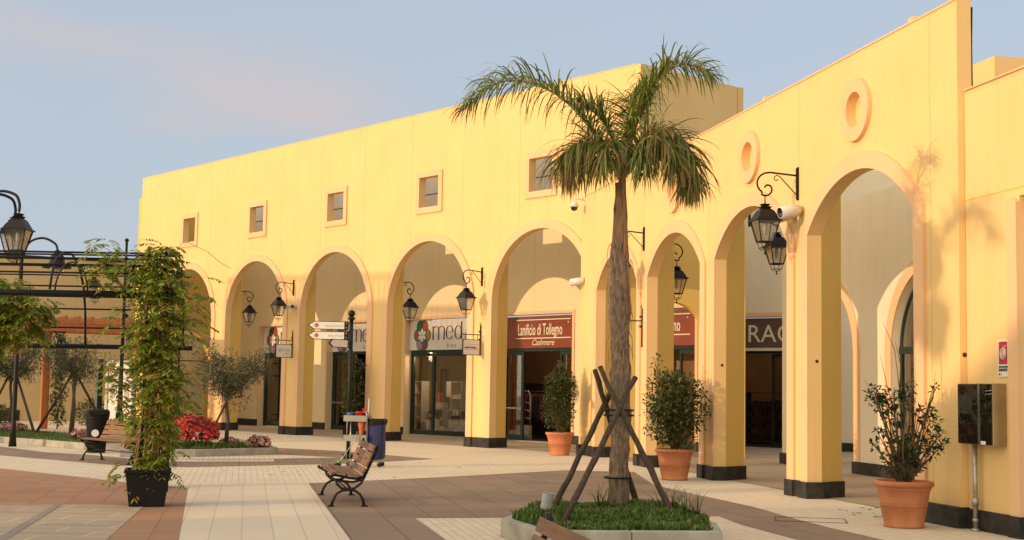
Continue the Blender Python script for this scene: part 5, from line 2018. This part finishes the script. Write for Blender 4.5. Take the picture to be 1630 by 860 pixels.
# poster board
e = empty('poster_board', (-14.1, 50.0, 0), R(-20), 'white framed poster board with pink heading by the far gateway', 'notice board')
MB().box(-.62, -.52, -.08, .08, 0, 2.45).box(.52, .62, -.08, .08, 0, 2.45).box(-.52, .52, -.08, .08, 2.35, 2.45).box(-.52, .52, -.08, .08, .3, .4).build('board_frame', M_white, e)
MB().box(-.52, .52, -.04, .04, .4, 2.35).build('poster', M_signw, e)
text('lettering', "L'UOMO", .30, M_redp, e, (-.48, -.05, 1.95), UP, .8, 0, ext=.004)
m = MB()
for i in range(6):
    m.box(-.42 + (i % 3) * .3, -.22 + (i % 3) * .3, -.052, -.042, 1.45 - .35 * (i // 3), 1.72 - .35 * (i // 3))
m.build('poster_pictures', [M_grey], e)
# blue-grey side panel
tag(MB().box(-.05, .05, -.15, .15, 0, 2.5).build('side_panel', M_frame, None, (-14.95, 50.2, 0), (0, 0, R(-20))), 'narrow grey panel standing left of the poster board', 'panel')


# ------------------------------------------------------------------ street lamps on the left
def street_lamp(loc, rz, lab, hp=6.2, arms=((-1, 0), (1, 0)), z_arm=4.75, reach=1.1, S=1.1):
    e = empty('street_lamp', loc, rz, lab, 'street lamp')
    m_ = MB()
    m_.lathe([(.001, 0), (.17, 0), (.17, .12), (.12, .2), (.13, .55), (.09, .65), (.075, 1.2), (.085, 1.25), (.07, 1.3), (.055, 3.3), (.065, 3.35), (.05, 3.4), (.04, hp - .2), (.05, hp - .18), (.03, hp - .1)], 16)
    m_.ball((0, 0, hp - .06), .07)
    m_.build('pole', M_metal, e)
    for k_, (dx, dy) in enumerate(arms):
        a_ = MB()
        pts = [(0, z_arm - .55), (.25, z_arm - .25), (.45, z_arm + .0), (.75, z_arm + .17), (reach - .08, z_arm + .12), (reach, z_arm - .03), (reach, z_arm - .16)]
        a_.tube(smooth([(dx * r_, dy * r_, z) for r_, z in pts], 5), .024, 8)
        a_.tube([(dx * r_, dy * r_, z) for r_, z in [(.1, z_arm + .0), (.3, z_arm + .12), (.4, z_arm + .0), (.32, z_arm - .06)]], .016, 6)
        for q_ in (.3, .5, .7):
            a_.ball((dx * q_, dy * q_, z_arm - .02 + .16 * math.sin(q_ * 3.2)), .028, 0, 6)
        a_.tube([(dx * .55, dy * .55, z_arm + .1), (dx * .53, dy * .53, z_arm + .24)], [.010, .024], 6)
        a_.build('arm', M_metal, e)
        lantern_parts(e, (dx * reach, dy * reach, z_arm - .14), S)
    return e


street_lamp((-9.28, 22.6, 0), 0, 'large street lantern on a curved arm entering at the left edge above the pergola', 5.6, ((1, 0), (.76, .5)), 4.58, 1.1, 1.02)
street_lamp((-12.75, 45.2, .1), R(-10), 'tall lamp post with hanging lanterns behind the climbing plant', 6.3, ((-1, 0), (1, .1)), 5.15, 1.05, 1.05)
e = empty('bell_lamp', (-11.5, 34.6, 0), 0, 'bell shaped black lamp with clear glass seen through the pergola bars', 'street lamp')
m = MB().lathe([(.001, 0), (.10, 0), (.06, .5), (.05, 4.9)], 12, (-.9, 0, 0)).tube(smooth([(-.9, 0, 4.6), (-.75, 0, 5.1), (-.4, 0, 5.25), (-.08, 0, 5.12), (0, 0, 4.95)], 5), .03, 8)
m.build('pole', M_metal, e)
MB().lathe([(.001, 4.95), (.05, 4.95), (.09, 4.86), (.16, 4.80), (.20, 4.62), (.36, 4.52), (.36, 4.49), (.001, 4.5)], 20).build('bell_shade', M_metal, e)
MB().lathe([(.17, 4.5), (.16, 4.32), (.10, 4.25), (.001, 4.24)], 14).build('glass_bowl', M_lglass, e)
# two small lanterns on the far wall
for i, (x, y, z) in enumerate(((-14.9, 55.2, 4.75), (-16.3, 58.6, 4.1))):
    o = copy_tree(wl, None, (x, y, z), R(-60) if i == 0 else R(29), ('upper small far lantern at the left corner of the arcade', 'lower small far lantern at the left corner of the arcade')[i])

# ------------------------------------------------------------------ black metal pergola and the climbing wisteria
random.seed(77)
pg = empty('metal_pergola', (-4.75, 18.35, 0), 0, 'black iron vaulted pergola of thin bars at the left edge', 'pergola')
prof = [(-.05, 2.85), (.05, 3.08), (.3, 3.30), (.75, 3.42), (1.3, 3.44), (1.8, 3.32), (2.2, 3.05), (2.4, 2.72), (2.48, 2.44), (2.52, 2.16)]
XL, XR = -6.5, .12
for x in (-4.2, -3.0, -1.42, -.35, 0.06):
    sk = -.28
    MB().tube([(x + sk * (y / 2.5), y, z) for y, z in prof], .018, 6).build('rib', M_metal, pg)
m = MB()
for i, (y, z) in enumerate(prof[1:-1]):
    m.tube([(XL, y, z), (XR - .3 * y / 2.5, y, z)], .013, 6)
for y, z in ((.16, 3.2), (1.55, 3.40), (2.02, 3.20), (2.32, 2.90)):
    m.tube([(XL, y, z), (XR - .15, y, z)], .011, 5)
m.tube([(XL, .55, 3.37), (XR - .1, .55, 3.37)], .011, 5).tube([(XL, 1.0, 3.45), (XR - .1, 1.0, 3.45)], .011, 5)
m.build('roof_bars', M_metal, pg)
MB().tube([(XL, 0, 2.80), (.30, 0, 2.80)], .042, 10).build('front_beam', M_metal, pg)
MB().tube([(XL, 2.52, 2.16), (XR - .2, 2.52, 2.16)], .036, 10).build('rear_beam', M_metal, pg)
for (x, y, h_) in ((-.12, .0, 3.40), (.08, .12, 3.40), (-.38, 2.52, 3.0), (-6.2, 0, 3.4), (-6.4, 2.5, 3.0)):
    MB().tube([(x, y, .0), (x, y, h_)], .020, 8).ball((x, y, h_ + .02), .032, 0, 8).build('post', M_metal, pg)
for x in (-3.6, -1.15):      # small hoops on the front beam
    MB().tube([(x + .22 * math.cos(a), .02, 2.80 + .42 * math.sin(a)) for a in [PI * i / 10 for i in range(11)]], .012, 6).build('hoop', M_metal, pg)

e = empty('square_planter', (-4.78, 18.40, .004), R(14), 'black square tapered planter at the foot of the climbing wisteria', 'planter')
def taper(m_, b_, t_, z0, z1):
    m_.add([(-b_, -b_, z0), (b_, -b_, z0), (b_, b_, z0), (-b_, b_, z0), (-t_, -t_, z1), (t_, -t_, z1), (t_, t_, z1), (-t_, t_, z1)],
           [(3, 2, 1, 0), (0, 1, 5, 4), (1, 2, 6, 5), (2, 3, 7, 6), (3, 0, 4, 7)])
m = MB()
taper(m, .225, .285, 0, .47)
m.box(-.30, .30, -.30, -.262, .44, .485).box(-.30, .30, .262, .30, .44, .485).box(-.30, -.262, -.262, .262, .44, .485).box(.262, .30, -.262, .262, .44, .485)
m.build('planter_shell', M_plastic, e, bevel=.006)
MB().box(-.262, .262, -.262, .262, .38, .43).build('soil', M_soil, e)
o = copy_tree(e, None, (-5.62, 21.75, .004), R(14), 'second black square planter just behind the front one')

w = empty('climbing_wisteria', (-4.77, 18.42, .40), 0, 'tall bushy wisteria with yellowing leaves climbing from the black planter', 'climbing plant')
st = MB()
for i in range(9):
    a = i * 2.4
    x0, y0 = .14 * math.cos(a), .12 * math.sin(a)
    pts = [(x0, y0, 0)]
    for j in range(1, 9):
        pts.append((x0 * (1 - j * .05) + .07 * math.cos(a + j * .9), y0 * (1 - j * .05) + .07 * math.sin(a + j * .9), j * .34))
    st.tube(pts, [.013] * 8 + [.006], 5)
st.build('stems', B_stem, w)
cn = MB()
for (x0, x1) in ((-.16, .02), (.10, -.02), (-.02, -.14), (.13, .12)):
    cn.tube([(x0, -.1, 0), (x1, -.05, 2.4)], .011, 6)
cn.build('canes', B_cane, w)
m = MB()
def wl_leaf(c_, spread, n, ln=.26, ls=.085):
    for _ in range(n):
        a = random.uniform(0, 2 * PI)
        r_ = spread * math.sqrt(random.random())
        b_ = (c_[0] + r_ * math.cos(a), c_[1] + r_ * math.sin(a), c_[2] + random.uniform(-.16, .16))
        el = random.uniform(-.3, .7)
        a2 = a + random.gauss(0, .6)
        pinnate(m, b_, (math.cos(a2) * math.cos(el), math.sin(a2) * math.cos(el), math.sin(el)), ln * random.uniform(.6, 1.1), 6, ls * 1.25, 0, random.uniform(.5, 1.4))
wr_ = random.Random(5)
clumps = []
for z, wd_ in ((.22, .16), (.42, .20), (.72, .20), (.9, .36), (1.0, .44), (1.15, .46), (1.3, .44), (1.45, .34), (1.6, .28), (1.75, .26), (1.9, .30), (2.05, .36), (2.2, .40), (2.35, .42), (2.5, .46),
               (2.62, .48), (2.75, .40), (2.88, .34), (3.0, .24)):
    for q_ in range(4):
        a = wr_.uniform(0, 2 * PI)
        d_ = wd_ * wr_.uniform(.15, .85)
        clumps.append((d_ * .88 * math.cos(a) + .05, d_ * math.sin(a) * .7, z - .1 + wr_.uniform(-.08, .08), wd_ * wr_.uniform(.16, .34), wr_.randint(5, 17)))
for x, y, z, s_, n in clumps:
    wl_leaf((x, y, z), s_, n, .27, .088)
# side sprays
for (x, y, z, s_, n) in ((-.46, 0, 1.22, .10, 14), (-.38, -.1, 1.40, .12, 12), (-.55, 0, 1.10, .06, 6), (.44, 0, 1.30, .12, 12), (.5, 0, 1.95, .10, 8), (.5, .1, 2.2, .12, 8), (-.42, 0, 2.85, .12, 8), (-.66, 0, 2.98, .10, 10),
                         (-.75, 0, 2.68, .12, 10), (-.5, 0, 2.62, .14, 12), (-.85, 0, 2.95, .06, 6), (.55, 0, 2.55, .10, 8), (-.45, 0, 2.1, .08, 6), (-.33, 0, .1, .10, 8), (.28, 0, .2, .10, 6), (.42, 0, 1.0, .10, 9)):
    wl_leaf((x, y, z), s_, n, .26, .088)
m.build('foliage', L_wist, w)
MB().tube([(.2, 0, 2.9), (.32, -.05, 3.10), (.42, -.05, 3.11), (.52, 0, 3.06), (.66, 0, 3.0), (.85, 0, 2.85), (.98, 0, 2.78)], .004, 4).build('tendril', B_stem, w)
MB().tube([(.3, 0, 2.3), (.55, 0, 2.38), (.8, 0, 2.32)], .003, 4).build('tendril', B_stem, w)
MB().tube([(-.3, 0, 2.75), (-.6, 0, 2.95), (-.75, 0, 3.05)], .004, 4).build('tendril', B_stem, w)

# foliage on the pergola at the left edge
o = empty('pergola_vine', (-7.3, 19.3, 2.2), 0, 'dark leafy vine hanging over the left end of the pergola bars', 'climbing plant')
m = MB()
for (x, y, z, s_, n) in ((-.5, 0, .35, .45, 110), (.05, 0, .5, .38, 80), (.35, 0, .28, .28, 50), (-.3, .2, .75, .3, 40), (.5, 0, .1, .2, 30), (-.2, 0, -.02, .35, 60), (.62, -.1, .45, .14, 16), (.2, .0, .72, .15, 18), (-.6, 0, -.2, .3, 30)):
    wl_leaf((x, y, z), s_, n * 2)
m.build('foliage', L_wist, o)
MB().tube([(-1.2, 0, .2), (-.3, .1, .35), (.4, 0, .3)], .02, 5).tube([(-.9, 0, -2.2), (-.95, .05, -1), (-.8, 0, .3)], .025, 6).build('stems', B_stem, o)

# ------------------------------------------------------------------ small things on the ground
random.seed(88)
lf = None
spots = [G(1440 - 60 + random.gauss(0, 28), 815 + random.gauss(0, 10)) for _ in range(22)] + [G(random.uniform(330, 640), random.uniform(745, 765)) for _ in range(10)] + [G(random.uniform(500, 800), random.uniform(735, 750)) for _ in range(8)]
for i, (x, y) in enumerate(spots):
    if lf is None:
        m = MB()
        m.add([(0, -.035, .004), (.016, -.005, .012), (0, .038, .006), (-.017, 0, .014), (0, 0, .004)], [(0, 1, 4), (1, 2, 4), (2, 3, 4), (3, 0, 4)])
        lf = m.build('fallen_leaf', L_dry)
        o = lf
    else:
        o = lf.copy()
        col.objects.link(o)
    o.location = (x, y, .010)
    o.rotation_euler = (0, 0, random.uniform(0, 6))
    s_ = random.uniform(.7, 1.5)
    o.scale = (s_, s_, 1)
    tag(o, 'small dry brown leaf lying on the pale paving', 'leaf', 'dry leaves scattered on the paving')
# manhole frame and loose cable on the paving
m = MB()
gx, gy = G(1290, 829)
for (x0, y0, x1, y1) in ((-.45, -.3, .45, -.29), (-.45, .29, .45, .3), (-.45, -.29, -.44, .29), (.44, -.29, .45, .29)):
    m.box(x0, x1, y0, y1, .005, .010)
tag(m.build('manhole_frame', M_plinth, None, (gx, gy, .004), (0, 0, R(-10))), 'thin rectangular manhole outline in the paving near the nearest pillar', 'manhole cover')
